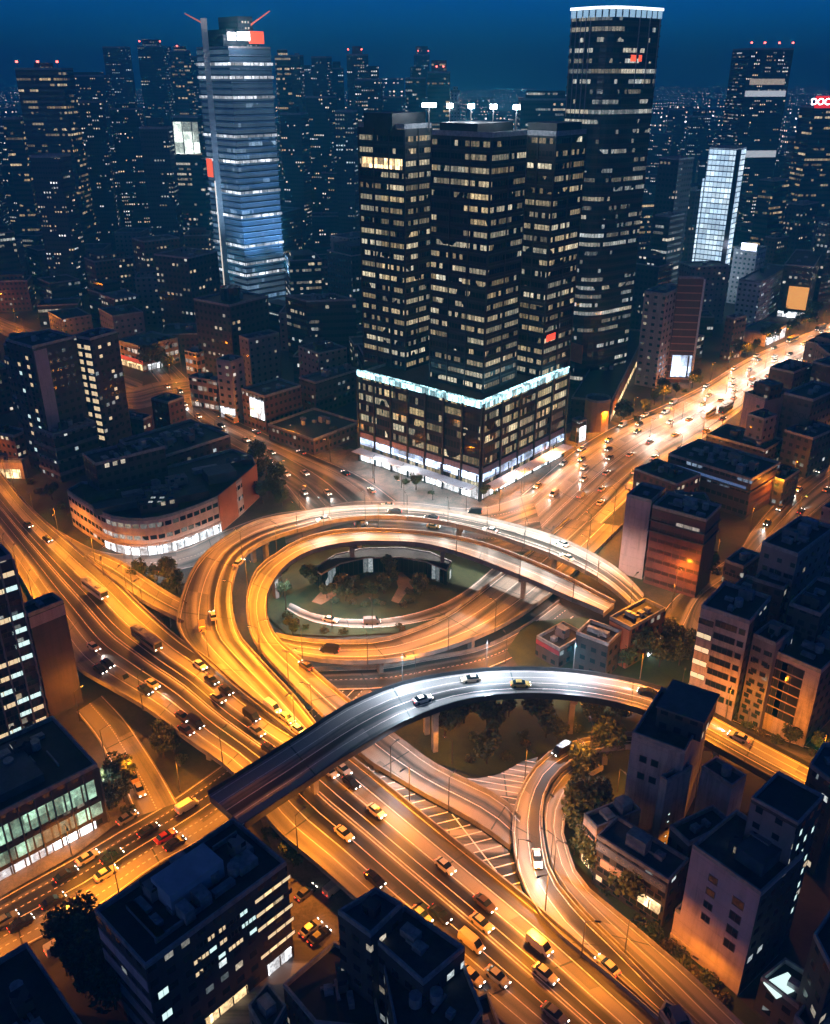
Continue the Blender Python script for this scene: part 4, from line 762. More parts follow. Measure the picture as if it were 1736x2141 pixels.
def bworld(name, label, cat, P, h, fac, roofm=None, group=None, par=1.0, units=2, z0=0.0, seed=None, P2=None, pipes=True, roofpart=True):
    roofm = roofm or M_roof; P = ccw([tuple(p[:2]) for p in P]); cx = sum(p[0] for p in P)/len(P); cy = sum(p[1] for p in P)/len(P)
    root = empty(name, (cx, cy, z0), 0, label, cat, group); b = B(); b.root = root; b.h = h; b.c = (cx, cy); b.z0 = z0
    Q = [(p[0]-cx, p[1]-cy) for p in P]; b.P = Q; b.W = P
    m = MB(); m.prism(Q, 0, h-z0, 0, 0, top=False); b.wall = m.build('wall', fac, root)
    if roofpart:
        m = MB(); t = .35; I = inset(Q, t); H = h-z0; n = len(Q)
        m.face([(p[0], p[1], H-.02) for p in I], 0)
        if par:
            for i in range(n):
                j = (i+1) % n
                m.face([(*Q[i], H), (*Q[j], H), (*Q[j], H+par), (*Q[i], H+par)], 1); m.face([(*Q[i], H+par), (*Q[j], H+par), (*I[j], H+par), (*I[i], H+par)], 1); m.face([(*I[i], H+par), (*I[j], H+par), (*I[j], H-.03), (*I[i], H-.03)], 1)
        b.roof = m.build('roof', [roofm, M_unit], root)
    rd = random.Random(seed if seed is not None else int(cx*31+cy*17)); b.rd = rd; H = h-z0; rp = getattr(b, 'roof', root)
    # rooftop plant, inside the outline
    I = inset(Q, 2.2); d0 = (Vector(Q[1])-Vector(Q[0])).normalized()
    ar = abs(sum(Q[i-1][0]*Q[i][1]-Q[i][0]*Q[i-1][1] for i in range(len(Q))))/2
    if units > 1 and cy < 330:
        units = int(min(16, units*1.8+ar/90)); m = MB()
        for _ in range(2+int(ar/160)):                         # ducts and pipe runs
            w = [rd.random() for _ in I]; s = sum(w); x = sum(p[0]*q for p, q in zip(I, w))/s; y = sum(p[1]*q for p, q in zip(I, w))/s; ln_ = min(rd.uniform(2, 7), ar**.5*.3); dd = d0 if rd.random() < .5 else Vector((-d0.y, d0.x)); A = (x-dd.x*ln_/2, y-dd.y*ln_/2); E = (x+dd.x*ln_/2, y+dd.y*ln_/2)
            if inpoly(*A, I) and inpoly(*E, I): m = MB(); m.obox((x, y), dd, ln_, rd.uniform(.25, .6), H-.012, H+rd.uniform(.3, .6)); m.build('roof_duct', M_unit, rp)
    for k in range(units):
        for _ in range(12):
            w = [rd.random() for _ in I]; s = sum(w); x = sum(p[0]*q for p, q in zip(I, w))/s; y = sum(p[1]*q for p, q in zip(I, w))/s
            if inpoly(x, y, I) and all(abs(x-o[0])+abs(y-o[1]) > 3.4 for o in getattr(b, 'used', [])): break
        else: continue
        b.used = getattr(b, 'used', [])+[(x, y)]; r = rd.random(); m = MB()
        if r < .2:
            m.tube((x, y, H), (x, y, H+.5), .2, .2, 5); m.tube((x, y, H+.3), (x, y, H+2.2), 1.0, 1.0, 10); m.build('water_tank', M_unit, rp)
        elif r < .45:
            w_, l_ = rd.uniform(1.6, 2.6), rd.uniform(2.2, 4.2); m.obox((x, y), d0, l_, w_, H-.015, H+rd.uniform(2, 3.2)); m.build('stair_hut', rd.choice([F_dark, F_grey, M_unit]), rp)
        else:
            w_, l_ = rd.uniform(.9, 1.9), rd.uniform(1.2, 3.2); hh = rd.uniform(.7, 1.4); m.obox((x, y), d0, l_, w_, H-.015, H+hh); m.tube((x, y, H+hh-.1), (x, y, H+hh+.15), min(w_, l_)*.3, min(w_, l_)*.3, 8); m.build('roof_unit', M_unit, rp)
    NOGO.append(P); BLD.append(b); return b
def bld(name, label, cat, Cc, L, R, fac, h=None, yb=None, zb=0, ang=None, **k):
    if h is None: h = ZAT(Cc[0], Cc[1], G(868, yb, zb).y); SY[0] = G(868, yb, zb).y
    P = solve_dir(Cc, L, R, h, ang) if ang else solve_poly(Cc, L, R, h); b = bworld(name, label, cat, P, h, fac, **k); b.CLR = P; return b
def bpoly(name, label, cat, pts, fac, h=None, yb=None, **k):
    if h is None: h = ZAT(pts[0][0], pts[0][1], G(868, yb, 0).y)
    return bworld(name, label, cat, [G(x, y, h)[:2] for x, y in pts], h, fac, **k)
def edge(b, which):                  # wall endpoints in root space, left to right as seen from outside
    c, l, bk, r = [Vector((p[0]-b.c[0], p[1]-b.c[1])) for p in b.CLR]
    a, e = {'L': (l, c), 'R': (c, r), 'BL': (bk, l), 'BR': (r, bk)}[which]
    return a, e
WM = {}
def win_mesh(w, h, kind):
    k = (round(w, 2), round(h, 2), kind)
    if k not in WM:
        m = MB(); f = .09; m.box(-w/2, -.05, -h/2, w/2, .07, -h/2+f, 0); m.box(-w/2, -.05, h/2-f, w/2, .07, h/2, 0); m.box(-w/2, -.05, -h/2+f, -w/2+f, .07, h/2-f, 0); m.box(w/2-f, -.05, -h/2+f, w/2, .07, h/2-f, 0)
        if w > 1.6: m.box(-.03, -.05, -h/2+f, .03, .06, h/2-f, 0)
        m.face([(-w/2+f, .02, -h/2+f), (w/2-f, .02, -h/2+f), (w/2-f, .02, h/2-f), (-w/2+f, .02, h/2-f)][::-1], 1)
        WM[k] = m.mesh('window', [M_frame, {'d': M_pane, 'w': M_pane_w, 'c': M_pane_c}[kind]])
    return WM[k]
def windows(b, which, cols, rows, w, h, u=(.08, .92), z=(.1, .9), lit=.15, kinds='w', skip=0, seed=3):
    a, e = edge(b, which); d = (e-a); ln = d.length; d.normalize(); nrm = Vector((d.y, -d.x)); rd = random.Random(seed+cols*7+rows); H = b.h-b.z0
    ang = math.atan2(-d.y, -d.x)
    for i in range(cols):
        for j in range(rows):
            if rd.random() < skip: continue
            t = u[0]+(u[1]-u[0])*(i+.5)/cols; p = a+d*ln*t+nrm*.035; zz = H*(z[0]+(z[1]-z[0])*(j+.5)/rows)
            k = rd.choice(kinds) if rd.random() < lit else 'd'
            o = bpy.data.objects.new('window', win_mesh(w, h, k)); C.objects.link(o); o.parent = b.root; o.location = (p.x, p.y, zz); o.rotation_euler = (0, 0, ang)
def panel(b, which, name, u0, u1, z0, z1, mat, out=.06, thick=.12):   # a slab on a wall (sign, screen, shop front, band); z in metres
    a, e = edge(b, which); d = (e-a); ln = d.length; d.normalize(); nrm = Vector((d.y, -d.x)); A = a+d*ln*u0+nrm*out; Bq = a+d*ln*u1+nrm*out; n2 = nrm*thick
    m = MB(); m.prism([A-n2, A, Bq, Bq-n2][::-1], z0, z1, 0, 0, True, True); return m.build(name, mat, b.root)
def obox_on(b, name, x, y, w, l, h, mat, which='R', z=None):          # block on the roof; x,y fractions along L->C->R axes
    c, lf, bk, r = [Vector((p[0]-b.c[0], p[1]-b.c[1])) for p in b.CLR]; p = c+(lf-c)*x+(r-c)*y; m = MB()
    m.obox(p, (r-c).normalized(), l, w, (b.h-b.z0-.03) if z is None else z, (b.h-b.z0 if z is None else z)+h); return m.build(name, mat, b.root)
def slabs(b, zs, mat, out=.25, th=.35, name='floor_ledge'):           # projecting ledges right round the building
    for z in zs:
        O = inset(b.P, -out); m = MB(); m.prism(O, z, z+th, 0, 0, True, True); m.build(name, mat, b.root)
def fins(b, which, n, mat, out=.5, w=.4, z0=0, z1=None, name='wall_pier', u=(0, 1)):
    a, e = edge(b, which); d = (e-a); ln = d.length; d.normalize(); nrm = Vector((d.y, -d.x)); z1 = z1 or b.h-b.z0
    for i in range(n):
        t = u[0]+(u[1]-u[0])*(i/(n-1) if n > 1 else 0); p = a+d*ln*t+nrm*(out/2-.04); m = MB(); m.obox(p, d, w, out+.06, z0, z1); m.build(name, mat, b.root)
def text(parent, s, size, loc, d, mat, name='lettering', ext=.04):
    cu = bpy.data.curves.new(name, 'FONT'); cu.body = s; cu.size = size; cu.extrude = ext; cu.align_x = 'CENTER'; cu.align_y = 'CENTER'
    o = bpy.data.objects.new('tmp', cu); C.objects.link(o); bpy.context.view_layer.update(); me = bpy.data.meshes.new_from_object(o.evaluated_get(bpy.context.evaluated_depsgraph_get())); bpy.data.objects.remove(o)
    me.materials.clear(); me.materials.append(mat); q = bpy.data.objects.new(name, me); C.objects.link(q); q.parent = parent; q.location = loc; q.rotation_euler = (math.pi/2, 0, math.atan2(d.y, d.x)); return q
def beacon(b, x, y, hgt=3, base=None):
    z = b.h-b.z0 if base is None else base; m = MB(); m.tube((x, y, z), (x, y, z+hgt), .25, .15, 5); m.build('beacon_mast', M_pole, b.root); m = MB(); m.box(x-.7, y-.7, z+hgt, x+.7, y+.7, z+hgt+1.4); m.build('beacon', M_red, b.root)
def wpt(b, x, y): return (x-b.c[0], y-b.c[1])
# ------------------------------------------------------------------ near buildings
CAT = 'building'
b = bld('glass_hall', 'dark roofed hall at the left edge with two glowing green glass bands', CAT, (205, 1604), (-75, 1752), (112, 1492), F_dark, yb=1722, roofm=M_roofd, units=3)
H = b.h; panel(b, 'L', 'glass_band', .02, .95, H*.56, H*.84, M_shop_g); panel(b, 'L', 'glass_band', .02, .97, H*.24, H*.44, M_shop_g); panel(b, 'L', 'shop_front', .02, .9, .3, H*.17, M_shop_w); fins(b, 'L', 9, M_concd, .35, .3); obox_on(b, 'roof_box', .55, .5, 10, 14, 1.8, M_roof2)
b = bld('slab_tower', 'tall dark slab at the left edge with rows of pale lit windows above the highway', CAT, (-95, 1205), (-120, 1120), (27, 1157), F_dark, yb=1620, roofm=M_roofd, units=2)
windows(b, 'R', 4, 14, 3.2, 1.3, (.08, .95), (.03, .97), .55, 'wc'); fins(b, 'R', 5, F_grey, .5, .35)
b = bld('plain_wall_tower', 'dark tower with a blank brown side wall beside the highway at the left edge', CAT, (60, 1291), (38, 1172), (134, 1242), F_dark, yb=1502, roofm=M_roofd, units=3)
panel(b, 'R', 'cladding_band', 0, 1, b.h-3, b.h-.2, F_pink, .05, .1); panel(b, 'R', 'side_wall', 0.01, .99, .5, b.h-3.1, wallmat('brown_wall', (.08, .062, .06)), .04, .1)
b = bpoly('corner_roof_house', 'dark flat roofed block cut by the bottom left corner', CAT, [(175, 2150), (58, 1978), (-60, 2050), (-40, 2240), (120, 2260)], F_dark, h=15, roofm=M_roofd, units=5)
# big roof
b = bld('big_roof_building', 'large flat roofed block at the bottom left with a bluish plant room on its roof', CAT, (305, 2028), (199, 1907), (600, 1806), F_dark, h=22, roofm=M_roofd, units=7)
BIG = b; H = b.h
obox_on(b, 'plant_room', .58, .50, 5.5, 10, 3.6, plain('blue_plant_room', (.30, .40, .5), .6, .2, .3)); obox_on(b, 'plant_deck', .82, .46, 3.2, 9.5, 2.2, M_roof)
for fx, fy, w_, l_, h_ in ((.2, .3, .4, 9, .8), (.8, .85, .3, 5, .9), (.35, .82, 3, 3.5, 1.6), (.7, .2, 3.4, 2.4, .7), (.25, .62, 1.2, 4, 1.0), (.5, .9, 2, 1.4, 1.3), (.85, .68, 1.6, 2.2, 1.2)): obox_on(b, 'roof_unit', fx, fy, w_, l_, h_, M_unit); obox_on(b, 'roof_beam', .5, .17, 9, 1.4, .9, MATS['blue_plant_room'])
windows(b, 'R', 1, 3, 1.9, 1.7, (.03, .12), (.12, .8), 1, 'c'); windows(b, 'R', 16, 3, 1.6, 1.1, (.3, .72), (.55, .92), .5, 'wc', .45); windows(b, 'R', 3, 5, 4.0, 1.0, (.78, .98), (.2, .95), .85, 'w', .1)
for k in range(4): panel(b, 'L', 'cladding_band', .02, .98, 3+k*4.6, 5.4+k*4.6, F_pink, .12, .2)
panel(b, 'R', 'shop_front', .3, .62, .2, 2.6, M_shop_y); panel(b, 'R', 'shop_front', .78, .98, .2, 3.2, M_shop_w)
# bottom centre cluster
b = bpoly('blue_roof_block', 'dark stepped block with bluish flat roofs at the bottom centre, its corner touching the highway', CAT, [(775, 1962), (707, 1912), (786, 1864), (842, 1897)], F_dark, h=24, roofm=M_roof2, units=3)
b = bpoly('parapet_block', 'dark block with raised blue grey parapets, second of the bottom centre row', CAT, [(885, 2062), (778, 1966), (846, 1900), (972, 1988)], F_dark, h=21, roofm=M_roof, units=4)
b = bpoly('bottom_block', 'dark block cut by the bottom edge, third of the bottom centre row', CAT, [(830, 2170), (800, 2010), (876, 2068), (962, 2000), (1010, 2120), (960, 2190)], F_dark, h=17, roofm=M_roof, units=5)
b = bpoly('low_shed', 'low black shed with a yellow end wall, left of the bottom centre row', CAT, [(660, 2145), (593, 2065), (700, 1975), (770, 2010), (800, 2160)], F_dark, h=9, roofm=M_roofd, units=3)
b = bpoly('kiosk_house', 'small dark house cut by the bottom edge, left of the low black shed', CAT, [(560, 2180), (520, 2110), (560, 2060), (600, 2110)], F_grey, h=7, roofm=M_roof2, units=1)
b = bpoly('edge_house', 'small dark house at the bottom edge where the highways leave the picture', CAT, [(1010, 2180), (975, 2100), (1020, 2080), (1060, 2190)], F_dark, h=9, roofm=M_roof, units=2)
b = bpoly('dark_corner_house', 'small dark house between the two merging roads at the bottom edge', CAT, [(1410, 2170), (1378, 2120), (1390, 2098), (1440, 2130), (1460, 2170)], F_dark, h=10, roofm=M_roofd, units=1)
# pink building
b = bld('pink_office', 'mauve walled block with two columns of square dark windows at the lower right', CAT, (1590, 1873), (1447, 1779), (1680, 1800), F_pink, yb=2085, roofm=M_roof, units=2, par=.8)
PINK = b; windows(b, 'L', 1, 4, 1.7, 1.5, (.28, .45), (.42, .92), 0); windows(b, 'L', 1, 4, 2.1, 1.8, (.64, .86), (.34, .88), 0); panel(b, 'R', 'side_wall', .01, .99, .4, b.h-.4, F_dark, .05, .1)
obox_on(b, 'roof_garden_box', .35, .62, 5, 9, 2.6, M_roof2)
b = bld('pink_annexe', 'low mauve annexe with wide dark openings in front of the mauve block', CAT, (1549, 2006), (1411, 1912), (1590, 1968), F_pink, yb=2072, roofm=M_roofd, units=0, par=.7)
windows(b, 'L', 3, 1, 4.2, 2.2, (.12, .9), (.52, .9), 0); panel(b, 'L', 'low_wall', 0, .7, .2, 2.6, F_beige, .3, .25)
# shops inside the loop
b = bld('blue_roof_shops', 'shop building with large blue flat roof, a bluish letter band and a warm lit display', CAT, (1398, 1848), (1248, 1748), (1440, 1797), F_dark, yb=1945, roofm=M_roof2, units=2, par=.9)
SHOP = b; H = b.h; panel(b, 'L', 'sign_band', .02, .98, H*.80, H*.96, plain('blue_sign_band', (.12, .16, .24), .3, .3, 1), .2, .3); panel(b, 'L', 'display', .66, .95, H*.33, H*.5, M_shop_y, .5, .6); panel(b, 'L', 'display', .1, .45, H*.52, H*.66, F_beige, .3, .3); windows(b, 'L', 9, 3, 1.5, 1.4, (.05, .95), (.12, .72), .15, 'w')
a, e = edge(b, 'L'); d = (e-a).normalized(); nrm = Vector((d.y, -d.x))
for s, t in (('INOI', .10), ('OO', .36), ('CADA', .58), ('CGO', .86)): p = a+(e-a)*t+nrm*.24; text(b.root, s, 1.2, (p.x, p.y, H*.88), d, M_unit)
b = bld('loop_corner_house', 'small blue roofed house beside the tree belt, left end of the lettered shop building', CAT, (1248, 1738), (1221, 1692), (1340, 1672), F_beige, h=SHOP.h-.5, roofm=M_roof2, units=2)
windows(b, 'L', 3, 3, 1.6, 1.1, (.1, .9), (.3, .9), .1); panel(b, 'L', 'display', .1, .8, .5, 3.4, M_shop_y)
# grey stepped tower
b = bld('grey_wall_tower', 'grey plastered tower with a stepped blue roof between the steel flyover and the loop', CAT, (1432, 1579), (1322, 1548), (1486, 1513), wallmat('pale_grey_wall', (.34, .33, .34)), yb=1775, roofm=M_roof, units=1)
GREY = b; windows(b, 'L', 2, 2, 1.5, 1.6, (.15, .6), (.55, .9), 0, 'w'); obox_on(b, 'roof_house', .3, .6, 9, 10, 4.5, F_dark); obox_on(b, 'roof_house_cap', .3, .6, 9.6, 10.6, .4, M_roof2, z=b.h+4.5)
b = bld('stair_tower', 'slender grey stair tower with a few tiny lights, in front of the stepped grey tower', CAT, (1394, 1640), (1380, 1630), (1447, 1612), MATS['pale_grey_wall'], yb=1795, roofm=M_roofd, units=0, group=None)
windows(b, 'R', 2, 5, .7, .6, (.1, .9), (.1, .6), .7, 'c', .3)
b = bld('courtyard_house', 'dark lower block with a few small lights between the stair tower and the mauve block', CAT, (1440, 1770), (1400, 1720), (1530, 1700), F_dark, h=14, roofm=M_roofd, units=3)
windows(b, 'R', 3, 3, 1.4, .9, (.1, .9), (.3, .9), .4, 'wc')
b = bld('pale_blue_house', 'pale blue walled block leaning against the steel flyover, right of the stepped grey tower', CAT, (1530, 1650), (1466, 1580), (1560, 1590), wallmat('pale_blue_wall', (.30, .36, .45)), h=17, roofm=M_roof2, units=1)
b = bld('black_roof_tower', 'dark office tower with a black flat roof and small aqua lights down its side', CAT, (1669, 1727), (1571, 1668), (1723, 1660), F_dark, yb=2020, roofm=M_roofd, units=0, par=.6)
windows(b, 'R', 3, 9, 1.1, 1.5, (.05, .95), (.1, .97), .8, 'c', .25); panel(b, 'L', 'upper_wall', .01, .99, b.h-9, b.h-.6, F_grey, .06, .1)
b = bpoly('far_right_blue_roof', 'small block with a blue roof cut by the right edge', CAT, [(1750, 1650), (1692, 1604), (1720, 1560), (1790, 1560)], F_dark, h=22, roofm=M_roof2, units=2)
b = bpoly('right_edge_block', 'dark block at the right edge below the aqua lit tower', CAT, [(1740, 2040), (1700, 1960), (1740, 1900), (1830, 1960)], F_dark, h=22, roofm=M_roofd, units=3)
b = bpoly('lit_yard_house', 'dark low house with pale lit roof panels near the bottom right corner', CAT, [(1680, 2120), (1590, 2050), (1640, 2010), (1736, 2070)], F_dark, h=7, roofm=M_roofd, units=2)
b.CLR = [b.W[0], b.W[1], b.W[2], b.W[3]]
m = MB(); c0 = Vector((0, 0)); m.obox((-2, 0), (1, .4), 5, 3, 7.03, 7.3); m.build('lit_skylight', M_pane_c, b.root)
b = bpoly('bottom_right_house', 'dark house with grey striped wall cut by the bottom right corner', CAT, [(1720, 2200), (1660, 2130), (1700, 2080), (1800, 2120)], F_grey, h=9, roofm=M_roofd, units=2)
# beige apartment blocks
b = bld('beige_apartments', 'beige apartment block with dark recessed balconies and a bright white shopfront at its left foot', CAT, (1567, 1306), (1466, 1274), (1612, 1262), F_beige, yb=1515, roofm=M_roofd, units=4)
windows(b, 'L', 1, 6, 3.6, 1.5, (.03, .27), (.15, .95), .9, 'w'); windows(b, 'L', 2, 7, 2.6, 1.7, (.34, .78), (.15, .97), .06); windows(b, 'L', 1, 7, 1.5, 1.5, (.8, .98), (.15, .97), .06)
panel(b, 'L', 'shop_front', .02, .3, .3, 5.5, M_shop_w, .3, .3); panel(b, 'L', 'display', .36, .6, .3, 2.8, M_shop_y, .2, .2); panel(b, 'R', 'side_wall', .01, .99, .5, b.h-.2, F_dark, .05, .1)
b = bld('recessed_block', 'dark recessed block between the two beige apartment blocks', CAT, (1622, 1352), (1575, 1325), (1660, 1290), F_grey, yb=1530, roofm=M_roofd, units=3)
windows(b, 'L', 2, 7, 1.5, 1.2, (.1, .9), (.1, .95), .1)
b = bld('beige_end_block', 'beige block with a grid of wide dark windows and a dark letter C', CAT, (1716, 1409), (1607, 1362), (1790, 1340), F_beige, yb=1565, roofm=M_roofd, units=5)
windows(b, 'L', 2, 6, 5.2, 2.3, (.05, .66), (.22, .96), .05); panel(b, 'R', 'side_wall', .01, .99, .4, b.h-.2, F_dark, .05, .1)
a, e = edge(b, 'L'); d = (e-a).normalized(); nrm = Vector((d.y, -d.x)); p = a+(e-a)*.84+nrm*.05; text(b.root, 'C.', 3.4, (p.x, p.y, b.h*.17), d, M_pane)
# dark blocks on the right
for i, (Cc, L, R, h, fc, lb) in enumerate([((1668, 1165), (1593, 1138), (1745, 1105), 34, F_grey, 'dark block with a grey framed gable wall on the right, below the orange street'), ((1555, 1190), (1515, 1175), (1590, 1160), 17, F_dark, 'small dark block with a pale blue roof terrace beside the orange street'),
        ((1640, 1235), (1575, 1218), (1690, 1190), 26, F_dark, 'dark roofed block wedged behind the first beige apartment block'), ((1715, 1290), (1650, 1268), (1770, 1240), 28, F_dark, 'dark roofed block behind the beige block at the right edge'), ((1560, 1255), (1520, 1240), (1600, 1222), 20, F_dark, 'low dark block with bluish roof at the corner above the beige apartment block')]):
    b = bld('dark_block', lb, CAT, Cc, L, R, fc, h=h, roofm=(M_roofd, M_roof2, M_roof, M_roofd, M_roof2)[i], units=4); windows(b, 'L', 4, 4, 1.3, 1.2, (.1, .9), (.3, .9), .12, 'wc')
b = bld('mauve_fin_tower', 'slender mauve tower with a blank front wall near the right end of the rings', CAT, (1362, 1052), (1310, 1034), (1392, 1004), F_pink, yb=1212, roofm=M_roofd, units=1)
panel(b, 'R', 'side_wall', .01, .99, .4, b.h-.2, F_dark, .05, .1); H = b.h; a, e = edge(b, 'L'); d = (e-a).normalized(); nrm = Vector((d.y, -d.x))
b = bld('red_brown_block', 'dark red brown ribbed office block attached to the slender mauve tower', CAT, (1477, 1092), (1364, 1062), (1508, 1062), F_redbrown, yb=1252, roofm=M_roofd, units=5)
slabs(b, [b.h-k*3.4 for k in (1.2, 2.2)], M_concd, .5, .4); panel(b, 'R', 'side_wall', .01, .99, .4, b.h-.2, plain('dim_red_wall', (.12, .06, .07), .8), .05, .1)
b = bld('dark_mall', 'long dark flat roofed mall with a faint blue window row beside the boulevard', CAT, (1572, 1006), (1398, 952), (1632, 970), F_mall, yb=1085, roofm=M_roofd, units=8)
slabs(b, [b.h-4.2], M_concd, .6, .4); panel(b, 'L', 'window_band', .03, .95, b.h-3.6, b.h-2.6, plain('dim_blue_band', (.1, .2, .4), .3, .3, 1, 0, (.25, .45, 1), .25, False)); panel(b, 'R', 'lit_side_wall', .02, .98, 1, b.h*.8, F_redbrown)
b = bld('stepped_house', 'low dark building with stepped bluish roofs beside the boulevard, above the dark mall', CAT, (1600, 945), (1477, 905), (1640, 912), F_dark, yb=988, roofm=M_roof, units=8)
b = bld('mauve_side_block', 'mauve walled block with dark tower top beside the boulevard', CAT, (1600, 838), (1557, 815), (1660, 800), F_pink, yb=935, roofm=M_roofd, units=3)
obox_on(b, 'roof_house', .35, .3, 8, 8, 6, F_dark); windows(b, 'L', 1, 5, 1.6, 1.2, (.55, .9), (.3, .9), 0)
b = bld('grey_cube_house', 'pale grey cube shaped house stuck to the mauve walled block by the boulevard', CAT, (1598, 880), (1563, 862), (1625, 855), F_grey, h=19, roofm=M_roof2, units=1)
b = bld('signed_block', 'dark block on the right with a pale panel reading OOU', CAT, (1700, 840), (1640, 822), (1760, 800), F_dark, h=27, roofm=M_roofd, units=5)
panel(b, 'L', 'sign_panel', .45, .95, b.h*.45, b.h*.9, M_roof2, .15, .2); a, e = edge(b, 'L'); d = (e-a).normalized(); nrm = Vector((d.y, -d.x)); p = a+(e-a)*.7+nrm*.17; text(b.root, 'OOU', 3.0, (p.x, p.y, b.h*.75), d, M_pane)
for i, (Cc, L, R, h) in enumerate([((1700, 920), (1640, 900), (1750, 890), 16), ((1660, 760+22), (1610, 770), (1700, 762), 18), ((1745, 770), (1700, 757), (1790, 745), 22), ((1640, 1008), (1600, 996), (1672, 985), 10)]):
    b = bld('dark_low_house', ('low dark house with bluish roof between boulevard and orange street', 'low dark house right beside the bright boulevard near the right edge', 'dark house cut by the right edge beside the boulevard', 'low dark house behind the long mall, nearest the orange street')[i], CAT, Cc, L, R, F_dark, h=h, roofm=(M_roof2, M_roofd, M_roof, M_roof)[i], units=5)
# cluster at the foot of the ring
b = bld('terracotta_house', 'house with terracotta and mauve walls and curved dark roof where both rings end', CAT, (1318, 1318), (1274, 1292), (1392, 1270), F_brick, yb=1402, roofm=M_roofd, units=3)
panel(b, 'L', 'side_wall', .02, .98, .4, b.h-.3, F_orange, .06, .1); panel(b, 'R', 'shop_front', .6, .98, .3, 4.5, M_shop_w, .2, .2)
b = bld('small_dark_house', 'little dark house with railed roof terraces left of the terracotta house', CAT, (1272, 1352), (1205, 1320), (1300, 1310), F_dark, h=11, roofm=M_roof, units=4)
b = bld('round_kiosk', 'small black roofed pavilion with a maroon rim beside the lower ring ramp', CAT, (1170, 1362), (1122, 1335), (1225, 1330), F_dark, h=6, roofm=M_roofd, units=2)
panel(b, 'L', 'maroon_rim', 0, 1, 4.6, 5.9, plain('maroon', (.25, .04, .06), .6), .1, .15)
# curved building
pts = [(141, 1029), (160, 1043), (185, 1058), (210, 1074), (235, 1084), (265, 1089), (300, 1090), (332, 1086), (361, 1079), (410, 1062), (456, 1043), (500, 1008), (536, 976), (528, 958), (488, 942), (400, 966), (330, 985), (240, 1008), (170, 1012)]
b = bpoly('curved_building', 'low curved corner building with cream bands and white lit shops at its foot', CAT, pts, F_creamband, h=12.5, roofm=M_roofd, units=9)
P0 = [Vector(G(x, y, 12.5)[:2])-Vector(b.c) for x, y in pts]; m = MB()
for i in range(3, 10):
    a, c_ = P0[i], P0[i+1]; n_ = Vector(((c_-a).y, -(c_-a).x)).normalized()*.18; m.prism([a+n_, c_+n_, c_, a][::1], .3, 3.6, 0, 0, True, True)
m.build('shop_front', M_shop_w, b.root)
m = MB(); a, c_ = P0[10], P0[12]; n_ = Vector(((c_-a).y, -(c_-a).x)).normalized()*.3; m.prism([a+n_, c_+n_, c_, a], .3, 13.6, 0, 0, True, True); m.build('end_wall', F_orange, b.root)
m = MB()
for i in range(2, 10):
    a, c_ = P0[i], P0[i+1]; n_ = Vector(((c_-a).y, -(c_-a).x)).normalized()*1.0; m.prism([a+n_, c_+n_, c_, a], 3.8, 4.3, 0, 0, True, True)
m.build('canopy', F_beige, b.root)
for x_, y_, w_, l_, h_, mt in ((250, 1062, 5, 16, 2.2, M_roof2), (330, 1060, 7, 12, 3.2, F_dark), (400, 1040, 6, 11, 2.4, M_roof), (460, 1000, 8, 10, 3.4, M_roof2), (500, 970, 5, 8, 2.0, F_dark), (210, 1040, 4, 10, 1.6, M_roof), (300, 1030, 3, 14, 1.2, M_unit), (370, 1012, 4, 7, 2.8, F_grey), (430, 985, 3, 9, 1.5, M_unit)):
    q = G(x_, y_, 12.5); m = MB(); m.obox((q.x-b.c[0], q.y-b.c[1]), (.88, .47), l_, w_, 12.49, 12.5+h_); m.build('roof_house', mt, b.roof)
b = bld('roof_terrace_block', 'dark four storey block with faint windows rising behind the curved building', CAT, (200, 974), (173, 963), (345, 950), F_res2, h=23, roofm=M_roof, units=6)
b = bld('back_roofs', 'flat dark roofed block behind the curved building, beside the north west street', CAT, (330, 962), (250, 938), (482, 925), F_dark, h=15, roofm=M_roofd, units=8)
b = bld('back_roof_wing', 'lower dark wing right of the flat roofed block, nearest the street bend', CAT, (400, 930), (330, 905), (470, 900), F_dark, h=11, roofm=M_roof2, units=6)
# tall tower on the left
b = bld('left_dark_tower', 'tall dark blank walled tower with small lights down its narrow left face', CAT, (68, 729), (12, 705), (160, 702), F_dark, yb=1000, roofm=M_roofd, units=4)
windows(b, 'L', 2, 12, 1.8, 1.6, (.2, .9), (.15, .95), .6, 'wc'); panel(b, 'R', 'side_wall', .02, .3, 8, b.h-1, F_pink, .08, .12)
b = bld('yellow_window_tower', 'dark tower with a column of glowing yellow windows, right of the blank walled tower', CAT, (190, 712), (152, 704), (246, 694), F_dark, yb=975, roofm=M_roofd, units=3)
windows(b, 'L', 2, 13, 3.4, 1.9, (.0, 1), (.2, .97), .95, 'w'); windows(b, 'R', 2, 11, 1.6, 1.4, (.1, .8), (.2, .97), .5, 'w', .3)
b = bld('striped_podium', 'dark podium with pale horizontal stripes at the foot of the blank walled tower', CAT, (112, 912), (70, 895), (200, 884), F_dark, yb=1010, roofm=M_roofd, units=3)
slabs(b, [3, 8, 13, 18], F_grey, .4, 1.2)
b = bld('lit_edge_house', 'small beige lit house at the left edge below the blank walled tower', CAT, (46, 968), (-30, 950), (52, 940), F_beige, yb=1002, roofm=M_roofd, units=1)
panel(b, 'L', 'shop_front', .1, .9, .3, 4.0, M_shop_y)
b = bld('brown_edge_house', 'brown lit block at the left edge behind the small beige house', CAT, (30, 915), (-40, 895), (60, 900), F_brick, yb=960, roofm=M_roofd, units=2)
b = bld('red_brick_house', 'small red brick block with a dark roof in front of the small street', CAT, (352, 845), (316, 829), (385, 828), F_brick, yb=905, roofm=M_roofd, units=1)
b = bld('brown_low_house', 'low brown shop row between the yellow windowed tower and the red brick block', CAT, (300, 880), (250, 862), (318, 868), F_brick, h=8, roofm=M_roof, units=2)
